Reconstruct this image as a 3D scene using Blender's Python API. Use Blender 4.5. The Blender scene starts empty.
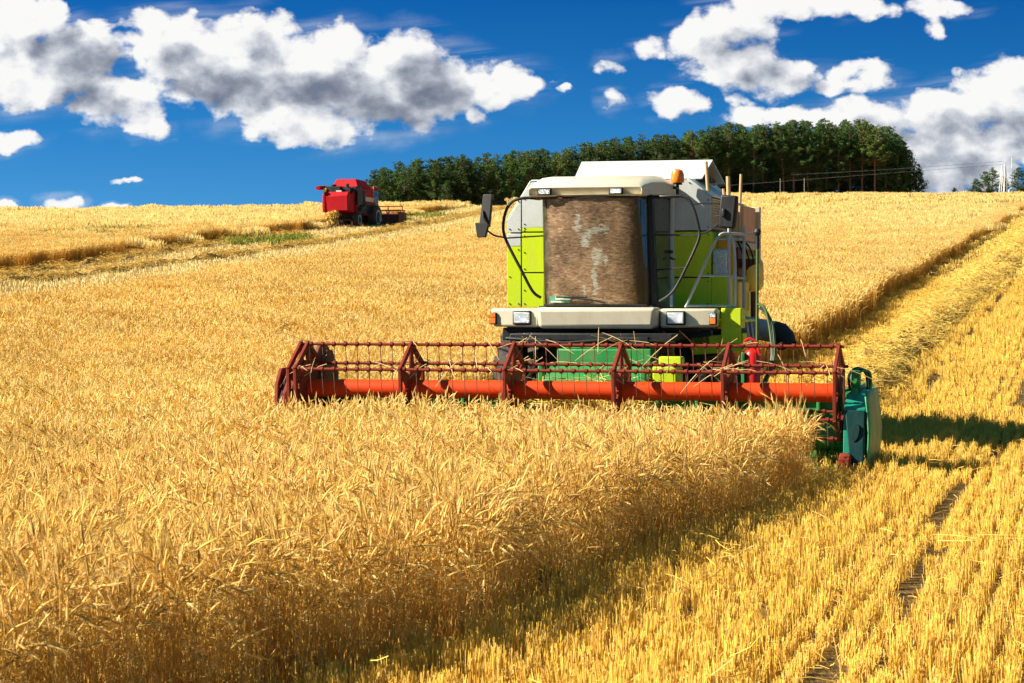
import bpy, bmesh, math, random
import numpy as np
from mathutils import Vector, Matrix, Euler

random.seed(7)
RNG = np.random.default_rng(11)
C = bpy.context.scene.collection
R = math.radians
PI = math.pi

# ------------------------------------------------------------------ layout
FPX = 2300.0                      # focal length in pixels of a 1024 px wide frame
EYE = 2.1
HORIZ = 300.0                     # row of the horizon
YAW = R(14.3)                     # drilling rows and combine run this far off the view axis
CA, SA = math.cos(YAW), math.sin(YAW)
HX, HY = 0.63, 28.0               # header centre on the ground


def sp(t, w):
    t = np.asarray(t, float) / w
    return w * np.where(t > 30, t, np.log1p(np.exp(np.minimum(t, 30))))


def terrain(x, y):
    x = np.asarray(x, float); y = np.asarray(y, float)
    t = np.clip((x + 50) / 110.0, 0, 1); t = t * t * (3 - 2 * t)
    yc = 250 + 180 * t
    ye = yc - sp(yc - y, 14.0)
    z = 0.0545 * sp(ye - 36.5, 2.0) - 0.012 * sp(y - yc, 14.0)
    z = z + 0.05 * np.sin(x * 0.11 + 1.3) * np.sin(y * 0.083) * np.clip((y - 40) / 60, 0, 1)
    return z


def tz(x, y):
    return float(terrain(x, y))


def ground_at(px, py, h=0.0):
    """point of the terrain (raised by h) that a measured photo position belongs to"""
    dx = (px - 512) / FPX; dz = (HORIZ - py) / FPX
    ys = np.concatenate([np.arange(5, 60, 0.05), np.arange(60, 520, 0.25)])
    f = EYE + dz * ys - terrain(dx * ys, ys) - h
    i = np.where(f < 0)[0]
    d = ys[i[0]] if len(i) else 430.0
    return dx * d, d


def to_local(x, y):
    dx = np.asarray(x) - HX; dy = np.asarray(y) - HY
    return dx * CA - dy * SA, dx * SA + dy * CA


def to_world(xl, yl):
    xl = np.asarray(xl, float); yl = np.asarray(yl, float)
    return HX + xl * CA + yl * SA, HY - xl * SA + yl * CA


# ------------------------------------------------------------------ materials
def new_mat(name):
    m = bpy.data.materials.new(name); m.use_nodes = True
    nt = m.node_tree; nt.nodes.clear()
    out = nt.nodes.new('ShaderNodeOutputMaterial')
    return m, nt, out


def nd(nt, kind, inputs=None, **props):
    n = nt.nodes.new(kind)
    for k, v in props.items():
        setattr(n, k, v)
    for k, v in (inputs or {}).items():
        s = n.inputs[k]
        if hasattr(v, 'is_output'):
            nt.links.new(v, s)
        else:
            s.default_value = v
    return n


def math_n(nt, op, a, b=None, c=None, clamp=False):
    n = nt.nodes.new('ShaderNodeMath'); n.operation = op; n.use_clamp = clamp
    for i, v in enumerate((a, b, c)):
        if v is None: continue
        if hasattr(v, 'is_output'): nt.links.new(v, n.inputs[i])
        else: n.inputs[i].default_value = v
    return n.outputs[0]


def ramp(nt, fac, stops):
    n = nt.nodes.new('ShaderNodeValToRGB')
    nt.links.new(fac, n.inputs[0])
    el = n.color_ramp.elements
    while len(el) < len(stops): el.new(0.5)
    for e, (p, c) in zip(el, stops):
        e.position = p
        e.color = (*c, 1) if len(c) == 3 else c
    return n.outputs[0]


def paint(name, col, rough=0.4, dirt=(0.30, 0.22, 0.12), dirt_amt=0.35, metal=0.0, scale=3.0, var=0.12, coat=0.0, bump=0.0, spec=0.4):
    """painted or bare metal with dust, stains and small value changes"""
    m, nt, out = new_mat(name)
    tc = nd(nt, 'ShaderNodeTexCoord')
    mp = nd(nt, 'ShaderNodeMapping', {'Vector': tc.outputs['Object'], 'Scale': (1.4, 1.4, 0.45)})
    n1 = nd(nt, 'ShaderNodeTexNoise', {'Vector': mp.outputs[0], 'Scale': scale, 'Detail': 9.0, 'Roughness': 0.68})
    n2 = nd(nt, 'ShaderNodeTexNoise', {'Vector': tc.outputs['Object'], 'Scale': scale * 9, 'Detail': 4.0})
    base = nd(nt, 'ShaderNodeMix', {'Factor': n2.outputs[0]}, data_type='RGBA')
    base.inputs[6].default_value = (*[c * (1 - var) for c in col], 1)
    base.inputs[7].default_value = (*[min(1, c * (1 + var)) for c in col], 1)
    f = nd(nt, 'ShaderNodeMapRange', {'Value': n1.outputs[0], 'From Min': 0.45, 'From Max': 0.8, 'To Min': 0.0, 'To Max': dirt_amt})
    mx = nd(nt, 'ShaderNodeMix', {'Factor': f.outputs[0]}, data_type='RGBA')
    nt.links.new(base.outputs[2], mx.inputs[6]); mx.inputs[7].default_value = (*dirt, 1)
    b = nd(nt, 'ShaderNodeBsdfPrincipled', {'Base Color': mx.outputs[2], 'Metallic': metal, 'Coat Weight': coat, 'Specular IOR Level': spec})
    rr = nd(nt, 'ShaderNodeMapRange', {'Value': n1.outputs[0], 'From Min': 0.3, 'From Max': 0.75, 'To Min': rough * 0.8, 'To Max': min(1, rough * 1.6)})
    nt.links.new(rr.outputs[0], b.inputs['Roughness'])
    if bump:
        bp = nd(nt, 'ShaderNodeBump', {'Height': n2.outputs[0], 'Strength': bump, 'Distance': 0.02})
        nt.links.new(bp.outputs[0], b.inputs['Normal'])
    nt.links.new(b.outputs[0], out.inputs[0])
    return m


def straw_mat(name, gain=(1, 1, 1), trans=0.3, spec=0.25):
    """dry straw: colour per stalk from the mesh, broad field variation by position"""
    m, nt, out = new_mat(name)
    at = nd(nt, 'ShaderNodeAttribute', attribute_name='col')
    geo = nd(nt, 'ShaderNodeNewGeometry')
    n1 = nd(nt, 'ShaderNodeTexNoise', {'Vector': geo.outputs['Position'], 'Scale': 0.22, 'Detail': 5.0, 'Roughness': 0.6})
    v = nd(nt, 'ShaderNodeMapRange', {'Value': n1.outputs[0], 'From Min': 0.3, 'From Max': 0.7, 'To Min': 0.90, 'To Max': 1.10})
    mul = nd(nt, 'ShaderNodeVectorMath', {0: at.outputs['Color'], 1: gain}, operation='MULTIPLY')
    sc = nd(nt, 'ShaderNodeVectorMath', {0: mul.outputs[0], 'Scale': v.outputs[0]}, operation='SCALE')
    p = nd(nt, 'ShaderNodeBsdfDiffuse', {'Color': sc.outputs[0]})
    t = nd(nt, 'ShaderNodeBsdfTranslucent', {'Color': sc.outputs[0]})
    mx = nd(nt, 'ShaderNodeMixShader', {0: trans, 1: p.outputs[0], 2: t.outputs[0]})
    nt.links.new(mx.outputs[0], out.inputs[0])
    return m


M = {}
M['white'] = paint('cream_paint', (0.52, 0.55, 0.52), 0.4, (0.32, 0.28, 0.20), 0.5, scale=2.6, var=0.09)
M['cream'] = paint('warm_cream_paint', (0.63, 0.56, 0.40), 0.4, (0.36, 0.28, 0.17), 0.5, scale=2.6, var=0.06)
M['rod'] = paint('olive_green_paint', (0.05, 0.10, 0.02), 0.5, (0.14, 0.11, 0.05), 0.4, scale=6, var=0.15)
M['lime'] = paint('lime_paint', (0.50, 0.64, 0.004), 0.4, (0.40, 0.36, 0.08), 0.42, scale=3.2, var=0.06, spec=0.3)
M['green'] = paint('green_paint', (0.018, 0.22, 0.05), 0.45, (0.22, 0.19, 0.08), 0.55, scale=3, var=0.12)
M['shaded_teal'] = paint('shaded_teal_paint', (0.002, 0.034, 0.034), 0.5, (0.05, 0.07, 0.045), 0.35, scale=3, var=0.1, spec=0.2)  # the divider's teal, darkened to carry the shade of its front
M['divider'] = paint('yellow_green_paint', (0.03, 0.23, 0.09), 0.45, (0.3, 0.28, 0.10), 0.45, scale=3, var=0.1, spec=0.3)
M['teal'] = paint('teal_paint', (0.010, 0.21, 0.125), 0.35, (0.12, 0.17, 0.09), 0.3, scale=3, var=0.1, coat=0.2)
M['red_tube'] = paint('orange_red_paint', (0.60, 0.046, 0.002), 0.5, (0.42, 0.05, 0.006), 0.35, scale=3.5, var=0.06, spec=0.2)
M['red_frame'] = paint('dark_red_paint', (0.19, 0.022, 0.009), 0.6, (0.15, 0.05, 0.02), 0.5, scale=6, var=0.25, spec=0.25)
M['bright_red'] = paint('bright_red_paint', (0.70, 0.012, 0.006), 0.3, (0.3, 0.06, 0.04), 0.2, scale=4, var=0.05, coat=0.3)
M['far_red'] = paint('crimson_paint', (0.36, 0.003, 0.008), 0.55, (0.26, 0.06, 0.03), 0.3, scale=1.5, var=0.15, spec=0.15)
M['rust'] = paint('rusty_brown', (0.16, 0.05, 0.025), 0.75, (0.10, 0.06, 0.03), 0.6, scale=5, var=0.3)
M['black'] = paint('black_steel', (0.009, 0.009, 0.010), 0.5, (0.06, 0.045, 0.025), 0.25, scale=4, var=0.2)
M['rubber'] = paint('tyre_rubber', (0.026, 0.025, 0.024), 0.8, (0.28, 0.20, 0.11), 0.75, scale=4, var=0.25)
M['plastic'] = paint('grey_plastic', (0.014, 0.014, 0.016), 0.6, (0.08, 0.065, 0.04), 0.3, scale=6, var=0.15)
M['steel'] = paint('galvanised_steel', (0.40, 0.42, 0.43), 0.45, (0.4, 0.36, 0.3), 0.35, metal=0.2, scale=6, var=0.12)
M['foil'] = paint('crumpled_foil', (0.60, 0.63, 0.66), 0.25, (0.25, 0.22, 0.18), 0.35, metal=0.85, scale=9, var=0.2, bump=0.9)
M['yellow'] = paint('yellow_tank', (0.85, 0.55, 0.06), 0.45, (0.6, 0.4, 0.12), 0.25, scale=4, var=0.08)
M['orange'] = paint('orange_panel', (0.85, 0.40, 0.17), 0.5, (0.5, 0.22, 0.07), 0.3, scale=5, var=0.1)
M['beige'] = paint('beige_panel', (0.62, 0.52, 0.34), 0.5, (0.36, 0.27, 0.15), 0.4, scale=4, var=0.08)
M['wood'] = paint('pale_wood', (0.55, 0.36, 0.17), 0.7, (0.25, 0.15, 0.07), 0.5, scale=14, var=0.2)
M['rim'] = paint('pale_rim', (0.62, 0.60, 0.52), 0.5, (0.3, 0.2, 0.1), 0.5, scale=5, var=0.1)
M['dark_in'] = paint('dark_interior', (0.05, 0.05, 0.045), 0.8, (0.08, 0.06, 0.04), 0.4, scale=4, var=0.2)
M['seat'] = paint('seat_cloth', (0.06, 0.07, 0.08), 0.9, (0.12, 0.1, 0.07), 0.4, scale=8, var=0.2)
M['post'] = paint('grey_post', (0.24, 0.22, 0.19), 0.9, (0.14, 0.12, 0.1), 0.4, scale=3, var=0.15)
M['blue'] = paint('blue_hut_paint', (0.25, 0.42, 0.60), 0.6, (0.3, 0.3, 0.3), 0.3, scale=2, var=0.1)
M['pole'] = paint('weathered_pole', (0.66, 0.66, 0.62), 0.8, (0.4, 0.36, 0.3), 0.5, scale=3, var=0.15)
M['wire'] = paint('grey_wire', (0.16, 0.165, 0.17), 0.6, (0.2, 0.2, 0.2), 0.2, scale=1, var=0.05)
M['sticker'] = paint('pale_sticker', (0.62, 0.66, 0.56), 0.6, (0.35, 0.3, 0.2), 0.5, scale=20, var=0.1)
M['mark_green'] = paint('green_sticker', (0.08, 0.35, 0.20), 0.6, (0.3, 0.28, 0.2), 0.5, scale=20, var=0.1)


def glass_mat(name, tint, dust_col, dust_lo, dust_hi, streak=True):
    m, nt, out = new_mat(name)
    tc = nd(nt, 'ShaderNodeTexCoord')
    mp = nd(nt, 'ShaderNodeMapping', {'Vector': tc.outputs['Object'], 'Rotation': (0, R(28), 0), 'Scale': (9, 4, 24)})
    n1 = nd(nt, 'ShaderNodeTexNoise', {'Vector': mp.outputs[0], 'Scale': 1.8, 'Detail': 7.0, 'Roughness': 0.7, 'Distortion': 0.6})
    n2 = nd(nt, 'ShaderNodeTexNoise', {'Vector': tc.outputs['Object'], 'Scale': 2.4, 'Detail': 5.0, 'Roughness': 0.6})
    d = math_n(nt, 'ADD', math_n(nt, 'MULTIPLY', n1.outputs[0], 0.75), math_n(nt, 'MULTIPLY', n2.outputs[0], 0.5))
    df = nd(nt, 'ShaderNodeMapRange', {'Value': d, 'From Min': 0.42, 'From Max': 0.82, 'To Min': dust_lo, 'To Max': dust_hi})
    dc = ramp(nt, n1.outputs[0], [(0.32, tuple(c * 0.55 for c in dust_col)), (0.5, dust_col), (0.68, tuple(min(1, c * 1.7) for c in dust_col))])
    dif = nd(nt, 'ShaderNodeBsdfDiffuse', {'Color': dc})
    tr = nd(nt, 'ShaderNodeBsdfTransparent', {'Color': (*tint, 1)})
    gl = nd(nt, 'ShaderNodeBsdfGlossy', {'Color': (1, 1, 1, 1), 'Roughness': 0.04})
    fr = nd(nt, 'ShaderNodeFresnel', {'IOR': 1.5})
    g = nd(nt, 'ShaderNodeMixShader', {0: fr.outputs[0], 1: tr.outputs[0], 2: gl.outputs[0]})
    mx = nd(nt, 'ShaderNodeMixShader', {0: df.outputs[0], 1: g.outputs[0], 2: dif.outputs[0]})
    nt.links.new(mx.outputs[0], out.inputs[0])
    return m


M['glass'] = glass_mat('side_glass', (0.50, 0.62, 0.66), (0.16, 0.17, 0.15), 0.12, 0.45)

def windscreen_mat():
    m, nt, out = new_mat('dust_and_reflection_windscreen')
    tc = nd(nt, 'ShaderNodeTexCoord')
    se = nd(nt, 'ShaderNodeSeparateXYZ', {0: tc.outputs['Object']})
    X, Z = se.outputs[0], se.outputs[2]
    mp = nd(nt, 'ShaderNodeMapping', {'Vector': tc.outputs['Object'], 'Rotation': (0, R(30), 0), 'Scale': (9, 4, 32)})
    n1 = nd(nt, 'ShaderNodeTexNoise', {'Vector': mp.outputs[0], 'Scale': 1.5, 'Detail': 6.0, 'Roughness': 0.65, 'Distortion': 0.9})
    n2 = nd(nt, 'ShaderNodeTexNoise', {'Vector': tc.outputs['Object'], 'Scale': 2.2, 'Detail': 6.0, 'Roughness': 0.62})
    n3 = nd(nt, 'ShaderNodeTexNoise', {'Vector': tc.outputs['Object'], 'Scale': 7.0, 'Detail': 6.0, 'Roughness': 0.6, 'Distortion': 0.5})
    # the coat of chaff thins out along both sides and at the top edge of the pane
    wob = math_n(nt, 'MULTIPLY_ADD', n3.outputs[0], 0.16, -0.08)
    xl_ = nd(nt, 'ShaderNodeMapRange', {'Value': math_n(nt, 'ADD', X, wob), 'From Min': -0.90, 'From Max': -0.77}, interpolation_type='SMOOTHSTEP')
    xr_ = nd(nt, 'ShaderNodeMapRange', {'Value': math_n(nt, 'ADD', X, wob), 'From Min': 0.42, 'From Max': 0.27}, interpolation_type='SMOOTHSTEP')
    side = math_n(nt, 'MULTIPLY', xl_.outputs[0], xr_.outputs[0])
    body = nd(nt, 'ShaderNodeMapRange', {'Value': math_n(nt, 'MULTIPLY_ADD', n1.outputs[0], 0.5, math_n(nt, 'MULTIPLY', n2.outputs[0], 0.6)), 'From Min': 0.40, 'From Max': 0.66, 'To Min': 0.55, 'To Max': 0.98})
    dens = math_n(nt, 'MULTIPLY', body.outputs[0], math_n(nt, 'MULTIPLY_ADD', side, 0.45, 0.55))
    dc = ramp(nt, n1.outputs[0], [(0.30, (0.13, 0.075, 0.042)), (0.45, (0.22, 0.137, 0.078)), (0.58, (0.32, 0.212, 0.128)), (0.74, (0.54, 0.41, 0.27))])  # tan streaks painted into the dust stand in for reflected straw
    big = nd(nt, 'ShaderNodeMapRange', {'Value': n2.outputs[0], 'From Min': 0.3, 'From Max': 0.7, 'To Min': 0.7, 'To Max': 1.25})
    film = nd(nt, 'ShaderNodeMix', {'Factor': side}, data_type='RGBA')
    film.inputs[6].default_value = (0.07, 0.062, 0.034, 1); nt.links.new(dc, film.inputs[7])
    dcs = nd(nt, 'ShaderNodeVectorMath', {0: film.outputs[2], 'Scale': big.outputs[0]}, operation='SCALE')
    # pale patches laid over the middle of the pane
    def blob(cx, cz, rx, rz):
        a = math_n(nt, 'DIVIDE', math_n(nt, 'SUBTRACT', math_n(nt, 'MULTIPLY_ADD', wob, 1.1, X), cx), rx)
        b = math_n(nt, 'DIVIDE', math_n(nt, 'SUBTRACT', math_n(nt, 'MULTIPLY_ADD', wob, 1.6, Z), cz), rz)
        return math_n(nt, 'SUBTRACT', 1.0, math_n(nt, 'ADD', math_n(nt, 'MULTIPLY', a, a), math_n(nt, 'MULTIPLY', b, b)))
    acc = None
    for q in ((-.42, 3.13, .06, .17), (-.30, 2.93, .10, .14), (-.13, 3.03, .17, .07), (-.17, 2.66, .09, .18), (-.20, 2.35, .045, .30), (-.05, 2.62, .035, .08), (-.35, 2.2, .03, .12)):
        e = blob(*q); acc = e if acc is None else math_n(nt, 'MAXIMUM', acc, e)
    sm = nd(nt, 'ShaderNodeMapRange', {'Value': math_n(nt, 'ADD', acc, math_n(nt, 'MULTIPLY_ADD', n1.outputs[0], 4.0, -2.15)), 'From Min': 0.0, 'From Max': 0.9, 'To Max': 0.68}, interpolation_type='SMOOTHSTEP')
    cm = nd(nt, 'ShaderNodeMix', {'Factor': sm.outputs[0]}, data_type='RGBA')
    nt.links.new(dcs.outputs[0], cm.inputs[6]); cm.inputs[7].default_value = (0.50, 0.52, 0.42, 1)
    dif = nd(nt, 'ShaderNodeBsdfDiffuse', {'Color': cm.outputs[2]})
    tr = nd(nt, 'ShaderNodeBsdfTransparent', {'Color': (0.55, 0.70, 0.62, 1)})
    gl = nd(nt, 'ShaderNodeBsdfGlossy', {'Color': (1, 1, 1, 1), 'Roughness': 0.05})
    fr = nd(nt, 'ShaderNodeFresnel', {'IOR': 1.5})
    mx = nd(nt, 'ShaderNodeMixShader', {0: dens, 1: tr.outputs[0], 2: dif.outputs[0]})
    g = nd(nt, 'ShaderNodeMixShader', {0: math_n(nt, 'MULTIPLY_ADD', fr.outputs[0], 0.8, 0.02), 1: mx.outputs[0], 2: gl.outputs[0]})
    nt.links.new(g.outputs[0], out.inputs[0])
    return m

M['windscreen'] = windscreen_mat()
M['lens'] = paint('headlight_lens', (0.70, 0.74, 0.76), 0.12, (0.4, 0.38, 0.3), 0.25, metal=0.55, scale=12, var=0.25, bump=0.6)
M['amber'] = paint('amber_plastic', (0.85, 0.20, 0.01), 0.2, (0.5, 0.15, 0.02), 0.2, scale=8, var=0.1, coat=0.5)

STRAW = straw_mat('wheat_straw', trans=0.30)
STRAW_FAR = straw_mat('wheat_straw_distant', trans=0.5)
HEAP = straw_mat('windrow_straw', gain=(0.94, 0.92, 0.9), trans=0.08)
STUB = straw_mat('stubble_straw', trans=0.14)
WEED = straw_mat('weed_green', trans=0.3)


# ------------------------------------------------------------------ mesh helpers
class MB:
    def __init__(s):
        s.v = []; s.f = []; s.m = []

    def add(s, vs, fs, mi=0):
        o = len(s.v); s.v += [tuple(p) for p in vs]
        s.f += [tuple(i + o for i in f) for f in fs]; s.m += [mi] * len(fs)
        return s

    def box(s, x0, x1, y0, y1, z0, z1, mi=0):
        vs = [(x, y, z) for z in (z0, z1) for y in (y0, y1) for x in (x0, x1)]
        return s.add(vs, [(0, 2, 3, 1), (4, 5, 7, 6), (0, 1, 5, 4), (2, 6, 7, 3), (0, 4, 6, 2), (1, 3, 7, 5)], mi)

    def hexa(s, p, mi=0):
        """8 points: bottom ring of four, top ring of four"""
        return s.add(p, [(3, 2, 1, 0), (4, 5, 6, 7), (0, 1, 5, 4), (1, 2, 6, 5), (2, 3, 7, 6), (3, 0, 4, 7)], mi)

    def prism(s, poly, axis, a, b, mi=0):
        n = len(poly)
        def pt(u, v, w):
            return {'x': (w, u, v), 'y': (u, w, v), 'z': (u, v, w)}[axis]
        vs = [pt(u, v, a) for u, v in poly] + [pt(u, v, b) for u, v in poly]
        fs = [tuple(range(n))[::-1], tuple(range(n, 2 * n))]
        fs += [(i, (i + 1) % n, n + (i + 1) % n, n + i) for i in range(n)]
        return s.add(vs, fs, mi)

    def tube(s, pts, r, n=8, caps=True, mi=0):
        pts = [Vector(p) for p in pts]
        rs = r if isinstance(r, (list, tuple)) else [r] * len(pts)
        o = len(s.v); up = None
        for i, p in enumerate(pts):
            t = (pts[min(i + 1, len(pts) - 1)] - pts[max(i - 1, 0)]).normalized()
            if up is None:
                up = Vector((0, 0, 1)) if abs(t.z) < 0.9 else Vector((1, 0, 0))
            u = (up - t * up.dot(t)).normalized(); w = t.cross(u); up = u
            for k in range(n):
                a = 2 * PI * k / n
                s.v.append(tuple(p + (u * math.cos(a) + w * math.sin(a)) * rs[i]))
        for i in range(len(pts) - 1):
            for k in range(n):
                a = o + i * n + k; b = o + i * n + (k + 1) % n
                s.f.append((a, b, b + n, a + n)); s.m.append(mi)
        if caps:
            s.f.append(tuple(o + k for k in range(n))[::-1]); s.m.append(mi)
            e = o + (len(pts) - 1) * n
            s.f.append(tuple(e + k for k in range(n))); s.m.append(mi)
        return s

    def lathe(s, prof, c, axis='z', n=24, mi=0):
        """profile of (radius, height) round an axis through c"""
        o = len(s.v)
        for r, h in prof:
            for k in range(n):
                a = 2 * PI * k / n; u, w = r * math.cos(a), r * math.sin(a)
                d = {'x': (h, u, w), 'y': (u, h, w), 'z': (u, w, h)}[axis]
                s.v.append((c[0] + d[0], c[1] + d[1], c[2] + d[2]))
        for i in range(len(prof) - 1):
            for k in range(n):
                a = o + i * n + k; b = o + i * n + (k + 1) % n
                s.f.append((a, b, b + n, a + n)); s.m.append(mi)
        s.f.append(tuple(o + k for k in range(n))); s.m.append(mi)
        e = o + (len(prof) - 1) * n
        s.f.append(tuple(e + k for k in range(n))[::-1]); s.m.append(mi)
        return s

    def build(s, name, mat, parent=None, bevel=0.0, seg=2, angle=35):
        me = bpy.data.meshes.new(name)
        me.from_pydata(s.v, [], s.f)
        bm = bmesh.new(); bm.from_mesh(me)
        bmesh.ops.recalc_face_normals(bm, faces=bm.faces)
        bm.to_mesh(me); bm.free()
        for m in (mat if isinstance(mat, (list, tuple)) else [mat]):
            me.materials.append(m)
        me.polygons.foreach_set('material_index', s.m)
        me.polygons.foreach_set('use_smooth', [True] * len(me.polygons))
        me.set_sharp_from_angle(angle=R(angle))
        o = bpy.data.objects.new(name, me); C.objects.link(o)
        if parent is not None: o.parent = parent
        if bevel:
            b = o.modifiers.new('edges', 'BEVEL'); b.width = bevel; b.segments = seg
            b.limit_method = 'ANGLE'; b.angle_limit = R(40)
            b.harden_normals = False
        return o


def tag(o, label=None, cat=None, group=None, kind=None):
    if label: o['label'] = label
    if cat: o['category'] = cat
    if group: o['group'] = group
    if kind: o['kind'] = kind
    return o


def empty(name, loc, rz=0.0):
    o = bpy.data.objects.new(name, None); C.objects.link(o)
    o.location = loc; o.rotation_euler = (0, 0, rz); o.empty_display_size = 0.3
    return o


def arc(c, r, a0, a1, n, plane='xz'):
    out = []
    for i in range(n + 1):
        a = a0 + (a1 - a0) * i / n
        u, w = r * math.cos(a), r * math.sin(a)
        out.append({'xz': (c[0] + u, c[1], c[2] + w), 'yz': (c[0], c[1] + u, c[2] + w), 'xy': (c[0] + u, c[1] + w, c[2])}[plane])
    return out


def smooth_path(pts, n=6):
    """Catmull-Rom through the points"""
    p = [Vector(q) for q in pts]; p = [p[0]] + p + [p[-1]]
    out = []
    for i in range(1, len(p) - 2):
        for k in range(n):
            t = k / n
            out.append(0.5 * ((2 * p[i]) + (p[i + 1] - p[i - 1]) * t + (2 * p[i - 1] - 5 * p[i] + 4 * p[i + 1] - p[i + 2]) * t * t
                              + (3 * p[i] - p[i - 1] - 3 * p[i + 1] + p[i + 2]) * t ** 3))
    out.append(p[-2])
    return [tuple(q) for q in out]


# ------------------------------------------------------------------ the green and white combine
# local axes: x along the header (to the right in the photo), y towards the rear, origin under the reel
comb = empty('combine_harvester', (HX, HY, tz(HX, HY)), -YAW)
tag(comb, 'large lime green and white combine harvester cutting wheat with a red reel', 'combine harvester')

# --- header trough and its fittings
h = MB()
h.box(-3.62, 3.66, 0.93, 0.98, 0.16, 0.92)                        # rear wall
h.box(-3.62, 3.66, 0.86, 1.02, 0.90, 1.02)                        # top beam
h.hexa([(-3.62, -0.5, .08), (3.66, -0.5, .08), (3.66, .93, .10), (-3.62, .93, .10),
        (-3.62, -0.5, .11), (3.66, -0.5, .11), (3.66, .93, .16), (-3.62, .93, .16)])   # floor
h.box(-3.62, 3.66, 0.74, 0.80, 0.70, 0.75)                        # stripper rail
h.box(-3.62, 3.66, 0.60, 0.66, 0.50, 0.54)
for k in range(15):
    x = -3.5 + k * 0.5
    h.box(x - .02, x + .02, 0.80, 0.93, 0.2, 0.88)
header = h.build('header', M['green'], comb, 0.008)
a_ = MB()
a_.tube([(-3.5, .42, .44), (3.55, .42, .44)], 0.15, 20)
for side in (-1, 1):                                              # screw flights from both ends to the middle
    n = 150; vs = []; fs = []
    for i in range(n + 1):
        t = i / n; x = side * (3.5 - 2.7 * t); ang = side * t * 2 * PI * 6
        for r in (0.15, 0.27):
            vs.append((x, .42 + r * math.cos(ang), .44 + r * math.sin(ang)))
    for i in range(n): fs.append((2 * i, 2 * i + 1, 2 * i + 3, 2 * i + 2))
    a_.add(vs, fs)
a_.build('auger', M['green'], header)
g = MB(); g.box(-3.6, 3.6, -0.56, -0.48, 0.085, 0.115)
for k in range(72):
    x = -3.55 + k * 0.1
    g.add([(x - .018, -.5, .08), (x + .018, -.5, .08), (x + .018, -.5, .12), (x - .018, -.5, .12), (x, -.66, .095)],
          [(0, 1, 4), (1, 2, 4), (2, 3, 4), (3, 0, 4), (0, 3, 2, 1)])
g.build('cutter_bar', M['steel'], header)

# right end divider: teal box with a sloping front, a hole and a bright rounded outer skin
d = MB()
d.prism([(0.95, .14), (-0.42, .12), (-0.50, .20), (-0.42, .84), (-0.1, .99), (0.95, 1.04)], 'x', 3.44, 3.69)
d.box(3.43, 3.45, -0.3, 0.9, 1.02, 1.05)
dv = d.build('end_divider', M['teal'], header, 0.03, 3)
tag(dv, 'teal boxed divider on the end of the header')
s_ = MB(); prof_ = [(3.70 + .055 * math.sin(PI * (k / 10) ** .8), .14 + .90 * k / 10) for k in range(11)]
vs = []; fs = []
for yy, sc_ in ((-.50, .80), (-.40, .95), (-.1, 1.0), (.98, 1.0)):
    for (xx, zz_) in prof_: vs.append((3.69 + (xx - 3.69) * sc_, yy + .10 * ((zz_ - .14) / .9) ** 2 * (yy < 0), .14 + (zz_ - .14) * (.93 if yy < -.45 else 1)))
for i in range(3):
    for k in range(10): fs.append((i * 11 + k, i * 11 + k + 1, (i + 1) * 11 + k + 1, (i + 1) * 11 + k))
s_.add(vs, fs)
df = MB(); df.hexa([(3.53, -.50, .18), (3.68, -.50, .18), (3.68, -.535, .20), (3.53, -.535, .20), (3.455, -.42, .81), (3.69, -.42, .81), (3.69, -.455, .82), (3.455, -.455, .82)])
df.build('divider_front', M['shaded_teal'], header, 0.012)  # front plate coloured darker to stand in for shade
sk_ = s_.build('divider_skin', M['divider'], header); tk = sk_.modifiers.new('thick', 'SOLIDIFY'); tk.thickness = .02
hl = MB(); hl.prism([(3.585 + .040 * math.cos(t * PI / 12) + .02 * math.sin(t * PI / 12), .56 + .10 * math.sin(t * PI / 12)) for t in range(24)], 'y', -.512, -.44)
hl.build('access_hole', M['shaded_teal'], header)
nb = MB(); nb.prism([(-0.5, .10), (-.86, .12), (-.70, .24), (-0.5, .33)], 'x', 3.40, 3.54)
nb.build('divider_nose', M['red_frame'], header, 0.02)
# carrying arms of the reel, hoses over the right one
for sx in (-1, 1):
    x = 3.52 if sx > 0 else -3.42
    b = MB()
    b.hexa([(x - .035, 1.0, .95), (x + .035, 1.0, .95), (x + .035, -.05, .95), (x - .035, -.05, .95),
            (x - .035, 1.0, 1.09), (x + .035, 1.0, 1.09), (x + .035, -.05, 1.05), (x - .035, -.05, 1.05)])
    b.box(x - .05, x + .05, .15, .28, 1.05, 1.26)
    b.tube([(x, .9, .75), (x, .25, 1.0)], .03, 8)
    b.build('reel_arm_carrier', M['green'] if sx > 0 else M['rust'], header, 0.008)
for k in range(4):
    q = MB(); o = k * .035
    q.tube(smooth_path([(3.45 + o, .2, 1.02), (3.43 + o, .25, 1.20), (3.52 + o * .8, .30, 1.29 - o * .3), (3.62 + o * .5, .36, 1.22), (3.63 + o * .4, .45, 1.03)], 5), .016, 6)
    q.build('hose', M['teal'] if k % 2 else M['black'], header)
# left end: rusty red plates with a dark gap and a dark guard disc
b = MB()
b.prism([(0.95, .14), (-0.2, .12), (-0.25, .2), (-0.2, 1.05), (-0.05, 1.24), (0.5, 1.26), (0.95, 1.0)], 'x', -3.66, -3.61)
b.build('end_plate', M['red_frame'], header, 0.01)
b = MB()
b.prism([(0.9, .14), (-0.3, .12), (-0.35, .2), (-0.3, .95), (0.0, 1.24), (0.5, 1.2), (0.9, 1.0)], 'x', -3.52, -3.47)
b.box(-3.61, -3.525, -.1, .8, .3, .9)
b.build('end_plate', M['red_frame'], header, 0.01)
b = MB()
b.lathe([(.0, 0), (.28, 0), (.31, .02), (.31, .07), (.28, .09), (.0, .09)], (-3.36, .62, 1.24), 'x', 28)
b.prism([(.3, 1.0), (.95, 1.0), (.95, 1.2), (.7, 1.46), (.5, 1.46)], 'x', -3.30, -3.20)
b.build('drive_guard', M['rust'], header, 0.01)
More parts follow.
